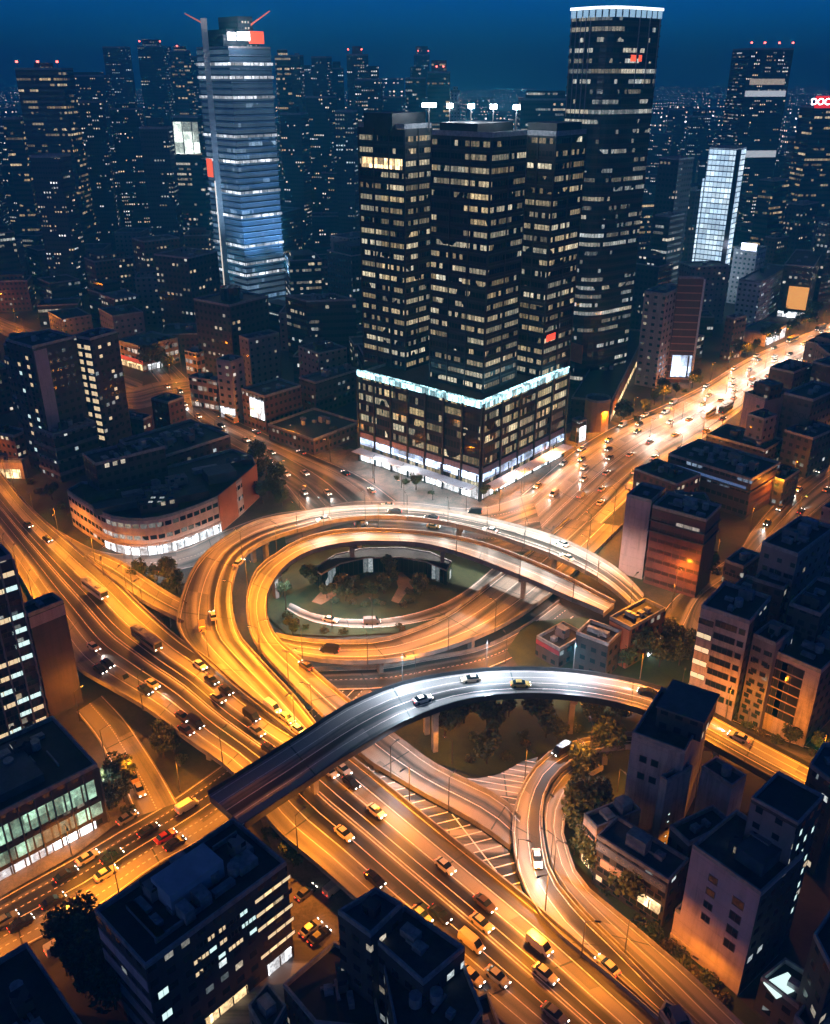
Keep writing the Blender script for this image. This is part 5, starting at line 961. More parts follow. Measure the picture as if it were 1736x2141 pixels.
b = bld('storefront', 'low beige store with a red lit interior left of the round green tree', CAT, (296, 728), (244, 708), (372, 705), F_store, yb=778, roofm=M_roof2, units=3)
panel(b, 'L', 'shop_front', .05, .95, .5, 3.6, M_shop_y); panel(b, 'L', 'red_band', .02, .98, 3.9, 6.0, plain('red_sign', (.5, .06, .04), .5, .1, 1, 0, (1, .15, .08), .6, False)); panel(b, 'R', 'shop_front', .1, .5, .3, 3.4, M_shop_w)
# dark cluster left of the podium
b = bld('dark_window_tower', 'dark square tower with warm windows on its front and a round tank on the roof', CAT, (480, 642), (405, 636), (560, 630), F_res, yb=812, roofm=M_roofd, units=3)
m = MB(); m.tube((0, 0, b.h), (0, 0, b.h+6), 5, 5, 14); m.build('water_tank', F_dark, b.root)
b = bld('blank_grey_block', 'plain grey windowless block right of the dark square tower', CAT, (520, 712), (500, 702), (584, 695), F_grey, yb=822, roofm=M_roof2, units=2)
b = bld('pink_sliver', 'narrow pinkish block with a white lit foot left of the plain grey block', CAT, (483, 760), (452, 753), (510, 748), F_vst, yb=882, roofm=M_roofd, units=1)
panel(b, 'L', 'shop_front', .0, 1, 1, 6, M_shop_w, .15, .2)
b = bld('signed_low_block', 'low block with brown fronts and a white lit poster beside the north west street', CAT, (553, 832), (505, 815), (630, 808), F_brick, yb=905, roofm=M_roofd, units=4)
panel(b, 'L', 'poster', .35, .95, b.h*.35, b.h*.9, M_shop_w, .3, .3)
b = bld('textured_low_block', 'small beige lit block left of the dark square tower', CAT, (412, 742), (386, 728), (440, 730), F_store, yb=800, roofm=M_roofd, units=2)
b = bld('gate_house', 'low row with lit arcade along the left side of the north west street', CAT, (452, 800), (395, 778), (470, 786), F_store, yb=862, roofm=M_roofd, units=3)
b = bld('curved_grey_block', 'dark rounded block with a brown lit end wall left of the big podium', CAT, (660, 803), (625, 790), (752, 770), F_dark, yb=868, roofm=M_roof2, units=4)
panel(b, 'L', 'end_wall', .02, .98, 1, b.h-1, F_brick); slabs(b, [b.h*.45], M_concd, .3, .4)
b = bld('street_row', 'low terracotta and grey row along the north west street in front of the podium', CAT, (656, 922), (560, 884), (752, 880), F_brick, yb=952, roofm=M_roofd, units=6)
b = bld('lit_glass_block', 'dark glass office block with rows of pale windows between the blue tower and the podium', CAT, (640, 632), (597, 628), (744, 640), F_off, yb=770, roofm=M_roofd, units=4)
# park pavilion inside the ring
pv = [(655, 1190), (700, 1160), (760, 1147), (840, 1145), (900, 1155), (945, 1175), (935, 1195), (890, 1176), (838, 1167), (765, 1168), (712, 1180), (672, 1203)]
b = bpoly('curved_pavilion', 'curved dark green glass pavilion behind the round lawn inside the ring', 'pavilion', pv, facade('pavilion_glass', (.02, .035, .03), 1.6, 6, .9, .8, .12, 2, (.8, .95, 1), (.9, 1, 1), .9, (.01, .02, .018)), h=5.5, roofm=M_roofd, units=0, par=.3)
# ------------------------------------------------------------------ the big towers
p = bld('podium', 'broad dark glass podium with glowing turquoise roof edge and white shops at street level', CAT, (1010, 852), (748, 779), (1189, 771), F_pod, yb=1047, roofm=M_roofd, units=10)
POD = p; H = p.h
for w_, n in (('L', 8), ('R', 6)):
    fins(p, w_, n, M_steel, .8, .7); panel(p, w_, 'shop_front', .01, .99, .4, 5.2, M_shop_w, .2, .25); panel(p, w_, 'light_band', .01, .99, 7.4, 10.0, M_shop_b, .5, .6); panel(p, w_, 'stone_band', .01, .99, 10.3, 12.5, F_pink, .3, .35)
    panel(p, w_, 'glass_fringe', .0 if w_ == 'L' else .02, .995, H-.4, H+2.0, M_fringe, .55, .5)
c, l, bk, r = [Vector((q[0]-p.c[0], q[1]-p.c[1])) for q in p.CLR]
m = MB(); m.prism([c+(l-c)*.995+Vector((0, -4)), l, bk, bk+Vector((0, -3))], H-.02, H-.015); 
for k in range(22):                 # glazed rooflights behind the fringe
    t = (k+.5)/22
    for (a, e) in ((l, c), (c, r)):
        d = (e-a).normalized(); q = a+(e-a)*t+Vector((-d.y, d.x))*2.6; m = MB(); m.obox(q, d, 2.2, 1.5, H-.01, H+1.0); m.build('rooflight', M_fringe, p.root)
# white canopy along the street
m = MB()
for (a, e) in ((l, c), (c, r)):
    d = (e-a).normalized(); nn = Vector((d.y, -d.x)); q = (a+e)/2+nn*3.2; m.obox(q, d, (e-a).length*.97, 5, 5.6, 5.9)
m.build('canopy', M_white, p.root)
def tower_on(name, label, Cc, L, R, yroof, fac, side, seed=1, nm=(10, 5), **k):
    b = bld(name, label, CAT, Cc, L, R, fac, yb=yroof, zb=H, z0=H, roofm=M_roofd, units=5, par=1.6, **k)
    hh = b.h-b.z0; fl = int(hh/4.1)
    m = MB(); O = inset(b.P, -.18)
    for i in range(1, fl, 1): m.prism(O, i*4.1-.62, i*4.1+.12, 0, 0, True, True)
    m.build('spandrels', M_steel, b.root); fins(b, 'L', nm[0], M_steel, .35, .28); fins(b, 'R', nm[1], M_steel, .35, .28); return b
tA = tower_on('office_tower', 'left one of the three dark office towers standing on the podium', (846, 272), (748, 266), (905, 258), 776, F_ctr, None, nm=(4, 3), units=0) if False else None
def tower(name, label, Cc, L, R, yroof, fac, nm, sp=True):
    b = bld(name, label, CAT, Cc, L, R, fac, yb=yroof, zb=H, z0=H, roofm=M_roofd, units=5, par=1.6, ang=139)
    hh = b.h-b.z0
    if sp:
        m = MB(); O = inset(b.P, -.15)
        for i in range(1, int(hh/4.1)): m.prism(O, i*4.1-.4, i*4.1+.12, 0, 0, True, True)
        m.build('spandrels', M_steel, b.root)
    fins(b, 'L', nm[0], M_steel, .4, .5); fins(b, 'R', nm[1], M_steel, .4, .5); return b
tA = tower('office_tower', 'left one of the three dark office towers standing on the podium', (846, 270), (750, 262), (903, 255), 775, F_ctr, (4, 3))
tB = tower('office_tower', 'middle and nearest of the three dark office towers on the podium, floodlights on its roof', (1028, 288), (903, 278), (1103, 268), 822, F_ctr, (4, 3))
tC = tower('office_tower', 'right one of the three dark office towers on the podium, behind the middle one', (1163, 285), (1092, 272), (1226, 268), 792, F_ctr, (3, 3))
obox_on(tA, 'roof_house', .5, .5, 14, 18, 5, M_roofd); obox_on(tB, 'roof_house', .55, .5, 16, 20, 4, M_roofd); obox_on(tC, 'roof_house', .5, .5, 12, 16, 4, M_roofd)
panel(tA, 'L', 'lit_floor', .05, .95, tA.h-H-14, tA.h-H-9.5, M_shop_y, .05, .1); panel(tC, 'R', 'red_sign', .1, .4, 14, 16.5, plain('red_sign2', (.5, .03, .02), .5, .1, 1, 0, (1, .08, .04), 1.6, False), .3, .3)
zt = tB.h-H
for k in range(5):
    c, l, bk, r = [Vector((q[0]-tB.c[0], q[1]-tB.c[1])) for q in tB.CLR]; q = l+(bk-l)*.95+(bk+(r-bk)*1.0-l)*0; q = (l*.0+bk)*(1)+(r-bk)*(k/4-.35)*1.5+(l-bk)*.3
    m = MB(); m.tube((q.x, q.y, zt), (q.x, q.y, zt+8), .3, .2, 5); m.build('floodlight_mast', M_pole, tB.root)
    m = MB(); m.obox((q.x, q.y), (1, 0), 2.2 if k else 5, .8, zt+8, zt+9.4); m.build('floodlight', plain('floodlight_lens', (.9, .9, .9), .4, 0, 1, 0, (.95, .97, 1), 12, False), tB.root)
    ld2 = bpy.data.lights.new('floodlight_glow', 'POINT'); ld2.energy = 6000; ld2.color = (.85, .93, 1); ld2.shadow_soft_size = 1; lo = bpy.data.objects.new('floodlight_glow', ld2); C.objects.link(lo); lo.parent = tB.root; lo.location = (q.x, q.y-1.5, zt+9)
# tall right tower, rounded front
h = ZAT(1290, 10, G(868, 838, 0).y)
P = solve_poly((1282, 14), (1196, 17), (1385, 16), h); cc, ll, bb, rr = [Vector(q) for q in P]
def bez(a, b, c, n=7): return [a*(1-t)**2+b*2*t*(1-t)+c*t*t for t in [i/n for i in range(n+1)]]
poly = [ll]+bez(cc+(ll-cc)*.55, cc, cc+(rr-cc)*.45)+[rr, bb]
b = bworld('tallest_tower', 'tallest dark glass tower with rounded front and glowing white rim, by the boulevard', CAT, poly, h, F_rt, roofm=M_roofd, units=0, par=0.2); b.CLR = P; RT = b
m = MB(); O = inset(b.P, -.2)
for i in range(1, int(h/4)): m.prism(O, i*4.0-.5, i*4.0+.05, 0, 0, True, True)
m.build('spandrels', M_steel, b.root)
m = MB(); O = inset(b.P, -.25)
n = len(O)
for i in range(n):
    a, e = Vector(O[i]), Vector(O[(i+1) % n]); L_ = (e-a).length; kk = max(1, int(L_/3.4))
    for q in range(kk):
        A, E = a.lerp(e, (q+.12)/kk), a.lerp(e, (q+.88)/kk); dn = Vector(((E-A).y, -(E-A).x)).normalized()*.12; m.prism([A+dn, E+dn, E, A], h-3.4, h-.6, 0, 0, True, True)
m.build('lit_rim_window', plain('rim_window', (.3, .4, .5), .3, .2, 1, 0, (.45, .75, 1), .75, False), b.root)
m = MB(); O = inset(b.P, -.45); I = inset(b.P, -.1); m.prism(O, h-.4, h+.6, 0, 0, True, True); m.build('glowing_rim', plain('rim_light', (.8, .85, .9), .4, 0, 1, 0, (.85, .94, 1), 3.5, False), b.root)
fins(b, 'L', 5, M_unit, .4, .25, h-42, h-3, u=(.03, .5)); fins(b, 'R', 3, M_unit, .4, .25, h-30, h-3, u=(.55, .97))
panel(b, 'R', 'red_screen', .44, .54, h-20, h-17.5, plain('red_screen', (.5, .05, .03), .5, .1, 1, 0, (1, .12, .05), 1.5, False), .3, .3); panel(b, 'R', 'red_screen', .6, .66, h-20, h-17.5, MATS['red_screen'], .3, .3)
panel(b, 'L', 'orange_banner', .45, .98, 15, 24, plain('orange_banner', (.5, .2, .08), .6, .2, .5), .9, .3)
# podium of the tallest tower and the orange drum
b = bld('orange_fascia_podium', 'low block with an orange lit fascia at the foot of the tallest tower', CAT, (1278, 843), (1195, 845), (1359, 808), F_dark, h=10, roofm=M_roofd, units=3)
panel(b, 'R', 'fascia', .02, .98, 3.8, 9.6, plain('tan_fascia', (.45, .26, .12), .6, .15, .3), .3, .3); panel(b, 'R', 'shop_front', .02, .98, .3, 3.3, M_shop_y)
q0 = G(1250, 905, 0); P = [(q0.x+5.5*math.cos(a_*.4488), q0.y+5.5+5.5*math.sin(a_*.4488)) for a_ in range(14)]
b = bworld('orange_drum', 'round orange lit drum building beside the podium corner on the boulevard', CAT, P, ZAT(1250, 843, q0.y), plain('ochre_render', (.5, .3, .12), .8, .2, .3), roofm=M_concd, units=0)
b = bld('corner_annexe', 'low white lit glass annexe between the podium and the orange drum', CAT, (1212, 885), (1196, 872), (1228, 862), F_off, h=9, roofm=M_roofd, units=0); panel(b, 'R', 'shop_front', .05, .95, .3, 7, M_shop_w)
# flats and striped office beyond
b = bld('pale_flats', 'pale apartment tower with small dark windows right of the tallest tower', CAT, (1392, 618), (1348, 612), (1430, 600), F_vst, yb=812, roofm=M_roof2, units=3)
b = bld('striped_office', 'brown office block with pale stripes, a white corner fin and a lit foot', CAT, (1472, 584), (1420, 588), (1533, 552), F_stripe, yb=800, roofm=M_roof2, units=5)
fins(b, 'R', 1, M_white, .8, 1.6, u=(.0, .0), name='corner_fin'); panel(b, 'L', 'blue_front', .1, .95, 3, 14, M_shop_b, .4, .4); fins(b, 'R', 1, F_brick, .8, 2.2, u=(.97, .97), name='corner_fin')
b = bld('red_side_block', 'dark red block right of the striped brown office', CAT, (1536, 668), (1518, 660), (1562, 650), F_brick, yb=755, roofm=M_roofd, units=1)
b = bld('low_pavilion', 'low pavilion with a white lit gable between the boulevard and its trees', 'pavilion', (1602, 700), (1547, 690), (1645, 682), F_beige, yb=725, roofm=M_roof2, units=1); panel(b, 'R', 'shop_front', .02, .98, .4, b.h-1, M_shop_w)
b = bld('white_lit_flats', 'white floodlit apartment block below the glowing white tower', CAT, (1584, 524), (1535, 516), (1604, 505), F_white, yb=640, roofm=M_roof2, units=2); panel(b, 'L', 'lit_sign', .3, .95, b.h-.5, b.h+4, plain('violet_sign', (.6, .6, .9), .4, .1, 1, 0, (.75, .78, 1), 5, False), .2, .3)
b = bld('pale_stepped_block', 'pale floodlit stepped block right of the white apartment block', CAT, (1592, 592), (1545, 590), (1650, 582), F_white, yb=680, roofm=M_roof2, units=3)
b = bld('orange_screen_block', 'grey block near the right edge with a large glowing orange screen', CAT, (1702, 560), (1640, 556), (1722, 545), F_res, yb=668, roofm=M_roofd, units=2)
HS = b.h; panel(b, 'L', 'orange_screen', .3, .98, 6, HS*.62, plain('orange_screen', (.5, .25, .1), .5, .05, .5, 0, (1, .42, .10), 1.1, True), .6, .5); panel(b, 'L', 'shop_front', .05, .98, .4, 4, M_shop_w)
b = bld('glowing_white_tower', 'slim tower with a wholly glowing blue white front and dark seams', CAT, (1540, 312), (1484, 308), (1561, 300), F_led, yb=650, roofm=M_roofd, units=1)
panel(b, 'R', 'dark_seam', .02, .5, 1, b.h-.5, M_steel, .2, .2); fins(b, 'L', 1, MATS['lit_white_facade'], 2.0, .6, 0, b.h-18, u=(-.05, -.05), name='side_fin')
for i, (Cc, L, R, yb_, fc, lb) in enumerate([((1420, 335), (1378, 330), (1452, 322), 640, F_res2, 'bluish mid rise right behind the tallest tower'), ((1455, 400), (1430, 396), (1482, 388), 620, F_res, 'grey tower left of the glowing white tower'), ((1402, 455), (1370, 450), (1432, 440), 660, F_off, 'dark office block behind the pale apartment tower'),
        ((1620, 380), (1588, 375), (1652, 368), 560, F_offw, 'dark block with warm window rows right of the glowing white tower'), ((1680, 430), (1645, 425), (1712, 418), 580, F_res, 'grey apartment tower above the orange screen'), ((1740, 470), (1712, 465), (1780, 455), 640, F_res2, 'dark tower cut by the right edge'), ((1625, 500), (1600, 495), (1650, 488), 600, F_brick, 'pinkish block right of the white floodlit flats')]):
    bld('mid_rise', lb, CAT, Cc, L, R, fc, yb=yb_, roofm=M_roofd, units=3)
# twin cut right tower with red beacons
def tower_at(name, label, x0, x1, yt, Y, fac, depth=None, rot=0.0, group=None, units=1, taper=0.0, beacons=(), z=None):
    h = z or ZAT((x0+x1)/2, yt, Y); f = Y*_c-(h-CAMH)*_s; X0, X1 = (x0-CW/2)/FPX*f, (x1-CW/2)/FPX*f; w = X1-X0; dp = depth or w*.8; cx, cy = (X0+X1)/2, Y+dp/2
    k = abs(math.cos(rot))+abs(math.sin(rot))*dp/w; w2 = w/k; cr, sr = math.cos(rot), math.sin(rot)
    P = [(cx+(a*w2/2)*cr-(e*dp/2)*sr, cy+(a*w2/2)*sr+(e*dp/2)*cr) for a, e in ((-1, -1), (1, -1), (1, 1), (-1, 1))]
    b = bworld(name, label, CAT, P, h, fac, roofm=M_roofd, units=units, group=group, par=1.5); b.CLR = [P[0], P[3], P[2], P[1]]
    for fx in beacons: q = (P[0][0]+(P[1][0]-P[0][0])*fx-b.c[0], P[0][1]+(P[1][1]-P[0][1])*fx-b.c[1]+1.5); beacon(b, q[0], q[1], 5)
    return b
b = tower_at('beacon_tower', 'tall dark tower at the right with four red beacons and bright white bands', 1557, 1662, 104, 930, F_far, rot=.12, beacons=(.03, .33, .66, .97), units=3)
for z0_, z1_ in ((b.h-39, b.h-34), (b.h-92, b.h-86)): panel(b, 'R', 'light_band', .03, .97, z0_, z1_, plain('white_band', (.6, .6, .6), .4, .5, .3, 0, (.85, .9, .95), .75, False), .3, .3)
panel(b, 'R', 'light_band', .1, .9, b.h-29, b.h-24, plain('warm_band', (.5, .45, .35), .4, .5, .3, 0, (1, .82, .6), .5, False), .3, .3)
b = tower_at('red_sign_tower', 'tower cut by the right edge with a glowing red sign on its roof', 1697, 1775, 226, 800, F_offw, rot=0.05, units=2)
panel(b, 'R', 'red_sign', 0.02, .98, b.h, b.h+9, plain('red_roof_sign', (.5, .03, .03), .5, .05, .5, 0, (.9, .03, .03), 1.4, False), .2, .6); a, e = edge(b, 'R'); d = (e-a).normalized(); text(b.root, 'DOCHI', 7, ((a.x+e.x)/2-6, (a.y+e.y)/2-.5, b.h+4.5), d, MATS['floodlight_lens'])
# blue lit tower on the left
b = bld('blue_lit_tower', 'tall blue lit glass tower with a blade mast and red screen near its top', CAT, (478, 100), (411, 106), (566, 106), F_blue, ang=133, yb=655, roofm=M_roofd, units=2)
BT = b; h = b.h; c, l, bk, r = [Vector((q[0]-b.c[0], q[1]-b.c[1])) for q in b.CLR]
m = MB(); O = inset(b.P, -.5)
for i in range(1, int(h/3.6)): m.prism(O, i*3.6-.25, i*3.6+.15, 0, 0, True, True)
m.build('louvre_floors', plain('pale_louvre', (.16, .26, .38), .4, .2, .4), b.root)
for i in (2, 4, 7, 13, 17, 22, 26, 31, 34, 36): m = MB(); m.prism(inset(b.P, -.62), h-i*3.6-1.9, h-i*3.6-.4, 0, 0, True, True); m.build('lit_floor', M_floor, b.root)
for gx in (-.2, .5, 1.2):
    l4 = bpy.data.lights.new('uplight', 'SPOT'); l4.energy = 270000; l4.color = (.42, .70, 1); l4.spot_size = R_(70); l4.spot_blend = 1; l4.shadow_soft_size = 2; lo = bpy.data.objects.new('uplight', l4); C.objects.link(lo); lo.parent = b.root; q = c+(r-c)*gx-Vector((0, 26)); lo.location = (q.x, q.y, 24); lo.rotation_euler = (R_(148), 0, 0)
k1 = c+(l-c)*.62; dd = (l-c).normalized(); nn = Vector((dd.y, -dd.x))*(-1 if Vector((dd.y, -dd.x)).y > 0 else 1)
m = MB(); m.prism([k1+nn*.4-dd*1.6, k1+nn*3.6, k1+nn*.4+dd*1.6], 0, h+16, 0, 0, True, True); m.build('blade_mast', plain('mast_cladding', (.3, .31, .33), .4, .2, .1), b.root)
m = MB(); m.obox(k1+nn*3.7, dd, .9, .25, 4, h*.52); m.build('mast_light', plain('mast_light', (.8, .75, .7), .4, 0, 1, 0, (1, .87, .7), 1.2, False), b.root)
ctr = Vector((0, 0))
def blk(n_, f0, f1, z0_, z1_, mat, out=0):
    s = 1-out; P_ = [Vector(q)*s for q in b.P]; A = P_[0]; m = MB(); cx_ = (r-c)*((f0+f1)/2-.5)*.9+(l-c)*0; m.obox(cx_, (r-c).normalized(), (r-c).length*(f1-f0)*.9, (l-c).length*.6, z0_, z1_); m.build(n_, mat, b.root)
blk('crown_block', .0, .95, h-.03, h+7, F_far2); blk('crown_block', .42, .8, h+7, h+17, F_far2)
blk('crown_block', .1, .3, h+7, h+10, F_res2)
d2 = (r-c).normalized(); m = MB(); q = c+(r-c)*.1-Vector((0, 1)); m.obox(q, d2, 5, 1, h+4, h+8); m.build('floodlight', MATS['floodlight_lens'], b.root); m = MB(); q = c+(r-c)*.38-Vector((0, 1)); m.obox(q, d2, 8, 1, h+4, h+8.5); m.build('floodlight', MATS['floodlight_lens'], b.root)
m = MB(); q = c+(r-c)*.68-Vector((0, 1)); m.obox(q, d2, 10, 1, h+2.5, h+9); m.build('red_screen', MATS['red_screen'], b.root)
m = MB(); q = l+(c-l)*.12+nn*.8; m.obox(q, dd, 6, .6, h*.53, h*.60); m.build('red_screen', MATS['red_screen'], b.root)
for sx, a, e in ((-1, (l.x+5, l.y, h+14), (l.x-5, l.y, h+19)), (1, (r.x-12, r.y, h+12), (r.x+1, r.y, h+20))):
    cr = empty('tower_crane', (b.c[0], b.c[1], 0), 0, 'small red rooftop crane at the %s corner of the blue lit tower' % ('left' if sx < 0 else 'right'), 'crane', 'cranes on the blue lit tower')
    m = MB(); m.tube((a[0], a[1], h+.1), a, .5, .4, 5); m.build('crane_mast', M_pole, cr); m = MB(); m.tube(a, e, .55, .3, 5); m.build('jib', plain('crane_red', (.5, .12, .08), .5, .1, 1, 0, (1, .3, .2), .5, False), cr); m = MB(); m.tube(a, (a[0]-sx*-3 if False else a[0]+(-sx)*3, a[1], a[2]-.8), .5, .5, 5); m.build('counter_jib', M_pole, cr)
ld3 = bpy.data.lights.new('floodlight_glow', 'POINT'); ld3.energy = 30000; ld3.color = (1, .85, .8); ld3.shadow_soft_size = 1.5; lo = bpy.data.objects.new('floodlight_glow', ld3); C.objects.link(lo); lo.parent = b.root; lo.location = (c.x+(r.x-c.x)*.4, c.y-6, h+7)
# skyline towers (x0, x1, top y, distance, facade, label)
SK = [(30, 128, 146, 780, F_offw, 'dark tower at the left end of the skyline with three red roof beacons', (.05, .5, .92)), (214, 262, 100, 1250, F_far2, 'slender curved looking dark tower rising above the left skyline', ()), (262, 276, 150, 1240, F_far2, 'narrow shoulder of dark building beside the slender left tower', ()),
      (285, 340, 98, 1150, F_far2, 'flat topped bluish tower on the left skyline with an orange crown', (.1, .9)), (355, 392, 108, 1120, F_offw, 'dark tower with a lit upper floor just left of the blue lit tower', (.5,)), (388, 412, 120, 1200, F_far2, 'pale blue sliver tower touching the blue lit tower', ()),
      (135, 216, 160, 1050, F_far, 'broad dark tower block second from the left', ()), (340, 360, 118, 1300, F_far2, 'narrow tower behind the flat topped bluish one', ()), (572, 606, 120, 900, F_offw, 'tower with striped warm floors just right of the blue lit tower', ()), (603, 632, 118, 1000, F_far, 'dark tower second right of the blue lit tower', ()),
      (632, 655, 150, 1200, F_far2, 'hazy blue tower between two dark ones right of the blue lit tower', ()), (651, 691, 121, 1100, F_far, 'dark flat topped tower standing alone above the centre left skyline', ()), (688, 718, 145, 1150, F_far2, 'lower dark tower leaning on the flat topped one', ()), (725, 768, 116, 1050, F_far, 'tapering dark tower with two red beacons in the centre skyline', (.1, .9)),
      (740, 800, 168, 900, F_far, 'broad dark block in front of the tapering tower', ()), (866, 898, 116, 1400, F_far2, 'slim blue tower with two bright beacons at the centre of the skyline', (.1, .9)), (848, 890, 165, 1000, F_off, 'brown grey block just left of the square warm one at centre', ()), (894, 943, 153, 950, F_offw, 'square warm lit block at the centre of the skyline', (.4, .7)),
      (943, 962, 192, 980, F_white, 'narrow white lit sliver right of the square warm block', ()), (800, 845, 165, 1800, F_haze, 'hazy far cluster tower left of the slim blue one', ()), (357, 424, 246, 760, F_off, 'glass building with a bright white and yellow top floor, left of the blue lit tower', ()), (0, 40, 250, 800, F_offw, 'dark block with warm rows at the left edge', ()),
      (150, 210, 215, 820, F_far, 'dark tower block in the left middle distance', ()), (225, 290, 230, 860, F_far, 'wide dark block with scattered warm lights in the left middle distance', ()), (640, 700, 205, 840, F_far, 'dark block below the flat topped centre left tower', ()), (700, 745, 235, 760, F_far2, 'bluish block just left of the podium towers', ()),
      (585, 640, 240, 800, F_far, 'dark block right against the blue lit tower at mid height', ()), (1090, 1200, 210, 800, F_off, 'long dark flat block behind the podium towers', ()), (290, 350, 270, 700, F_far2, 'bluish block with sparse lights left of the bright topped glass building', ()), (60, 130, 330, 640, F_far, 'dark block below the beacon tower on the left', ()),
      (1400, 1440, 230, 1200, F_far2, 'hazy tower just right of the tallest tower', ()), (1445, 1490, 245, 1100, F_far2, 'bluish hazy tower left of the glowing white one', ()), (1660, 1700, 290, 900, F_far, 'dark block between beacon tower and red sign tower', ()), (780, 850, 205, 1100, F_far2, 'wide hazy block left of centre behind the podium towers', ())]
rd2 = random.Random(8)
for x0, x1, yt, Y, fc, lb, be in SK:
    b = tower_at('skyline_tower', lb, x0, x1, yt, Y, fc, rot=random.Random(x0).uniform(-.3, .3), beacons=be, group='named skyline towers', units=2)
    if rd2.random() < .65 and b.h > 60:
        q_ = inset(b.P, (x1-x0)*rd2.uniform(.05, .12)); m = MB(); e_ = rd2.uniform(4, 12); m.prism(q_, b.h-.01, b.h+e_, 0, 1); m.build('crown_storey', [fc, M_roofd], b.root); b.root['crown'] = 1; del b.root['crown']
    if (x0, yt) == (357, 246): panel(b, 'R', 'lit_floor', .02, .98, b.h-26, b.h-3, M_bright, .2, .2)
b = bld('foreground_apartments', 'dark apartment slab left of the blue lit tower base with few small windows', CAT, (385, 520), (322, 528), (455, 522), F_res, yb=680, roofm=M_roof, units=4)
# ------------------------------------------------------------------ the rest of the city, box by box
rd = random.Random(11); FILL = []
def blocked(P):
    cx = sum(p[0] for p in P)/4; cy = sum(p[1] for p in P)/4; pts = P+[(cx, cy)]+[((P[i][0]+P[i-1][0])/2, (P[i][1]+P[i-1][1])/2) for i in range(4)]
    for N in NOGO:
        if any(inpoly(x, y, N) for x, y in pts) or any(inpoly(x, y, P) for x, y in N): return True
    return False
Y = 205.0
while Y < 5200:
    step = 16+Y*.0265; X = -Y*.52-20
    while X < Y*.52+40:
        if Y < 330 and X < 90: X = 90.0
        w, dp = step*rd.uniform(.5, .82), step*rd.uniform(.5, .85); cx, cy = X+rd.uniform(-2, 2), Y+rd.uniform(-.15, .15)*step; rot = rd.choice([.75, .75, -.1, .2, .7])+rd.uniform(-.08, .08) if Y < 700 else rd.uniform(-.5, .5); cr, sr = math.cos(rot), math.sin(rot)
        P = [(cx+a*w/2*cr-e*dp/2*sr, cy+a*w/2*sr+e*dp/2*cr) for a, e in ((-1, -1), (1, -1), (1, 1), (-1, 1))]
        hb = 9+rd.random()**1.5*11 if Y < 340 else 11+rd.random()**2*16 if Y < 520 else (12+rd.random()**2.2*40 if Y < 800 else 18+rd.random()**2*62)
        if X < -60 and 800 < Y < 1500: hb = 22+rd.random()**1.2*75
        if Y > 1600: hb = 25+rd.random()**2*75
        tx, ty = PX((cx, cy, hb))
        for xa, xb, yy, ym in ((425, 610, 628, 590), (1440, 1570, 545, 640), (1500, 1660, 520, 560)):
            if xa-25 < tx < xb+25 and Y < ym and ty < yy: hb = max(8, min(hb, ZAT(cx, yy+8, Y)))
        if not blocked(P): FILL.append((Y, P, hb, rd.random()))
        X += step*rd.uniform(.92, 1.12)
    Y += step*1.02
for k in range(44):                  # lamps added at random for street glow between the blocks
    x_, y_ = (rd.uniform(10, 740), rd.uniform(420, 720)) if k < 24 else (rd.uniform(1350, 1720), rd.uniform(420, 640)) if k < 28 else (rd.uniform(1380, 1730), rd.uniform(800, 1300))
    q = G(x_, y_, 0.05)
    if any(inpoly(q.x+a, q.y+e, f[1]) for f in FILL for a in (-3, 0, 3) for e in (-3, 3)) or any(inpoly(q.x, q.y, b_.W) for b_ in BLD): continue
    put_lamp('d' if k < 24 else 'g', q, rd.uniform(0, 6), 'added orange lamp in a lane between the dark blocks', 'added lamps in lanes between buildings')
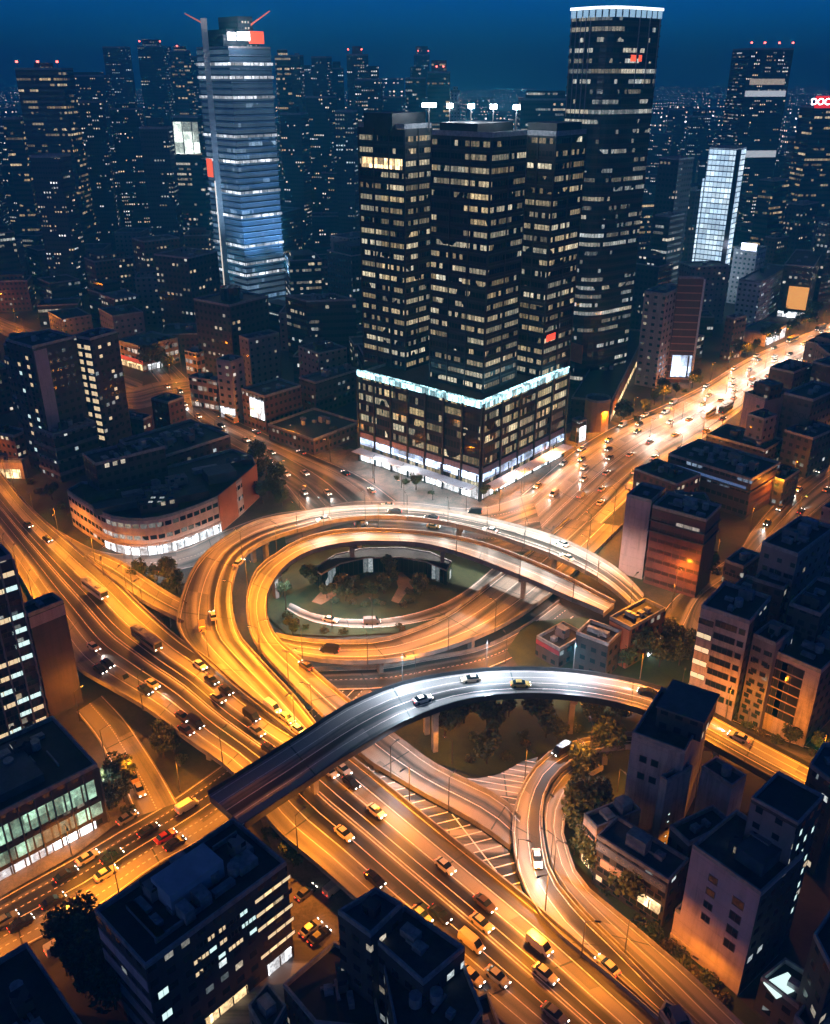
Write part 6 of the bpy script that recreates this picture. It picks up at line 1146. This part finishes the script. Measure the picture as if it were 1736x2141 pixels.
FILL = [f for f in FILL if -80 < PX((f[1][0][0], f[1][0][1], 0))[0] < 1816 and PX((*f[1][0], 0))[1] < (1470 if f[1][0][0] > 90 else 1200)]
FILL.sort(key=lambda f: f[0])

tone = {0: 'grey', 1: 'bluish', 2: 'dark', 3: 'brown'}
far = MB()
for i, (Y, P, hb, r) in enumerate(FILL):
    if i < 200:
        k = int(r*4); fc = (F_grey, F_res2, F_off if Y > 420 else F_dark, F_brick)[k]
        if Y > 750: fc = (F_far, F_far2, F_far, F_offw)[k]
        px = PX((*P[0], 0)); side = 'left' if px[0] < 480 else 'centre left' if px[0] < 745 else 'centre' if px[0] < 1200 else 'right'
        b = bworld('city_block', '%s %s building in the dark %s city, %s' % ('low' if hb < 18 else 'mid height' if hb < 36 else 'tall', tone[k], side, 'in the nearer rows' if Y < 520 else 'in the middle distance' if Y < 750 else 'below the skyline'), CAT, P, hb, fc, roofm=(M_roof, M_roof2, M_roofd, M_roof)[k], units=3 if Y < 520 else 1, group='dark city buildings beyond the ring', par=.8)
        if r*7 % 1 > .6:
            q = inset(b.P, w*.18 if False else 3.0); m = MB(); m.prism(q, hb-.01, hb+rd.uniform(3, 7), 0, 1); m.build('upper_storey', [fc, M_roof], b.root)
    else:
        far.prism(P, 0, hb, 1 if Y > 1400 else 0, 2)
tag(far.build('distant_city', [F_far, F_haze, M_roofd]), 'countless tiny hazy lit buildings of the city reaching the horizon', 'distant city', None, 'stuff')
recolour()
# ------------------------------------------------------------------ blue evening air
m = MB(); m.box(-8500, -900, -1, 8500, 12000, 260); hz = m.mesh('haze', [])
hm = bpy.data.materials.new('haze'); hm.use_nodes = True; hn = hm.node_tree; hn.nodes.clear(); out = hn.nodes.new('ShaderNodeOutputMaterial'); pv = hn.nodes.new('ShaderNodeVolumePrincipled')
pv.inputs['Color'].default_value = (.08, .8, 1, 1); pv.inputs['Density'].default_value = .00062; pv.inputs['Anisotropy'].default_value = 0; hn.links.new(pv.outputs[0], out.inputs['Volume'])
hz.materials.append(hm); o = bpy.data.objects.new('haze', hz); C.objects.link(o); tag(o, 'thin blue evening haze over the far city', 'haze', None, 'stuff')
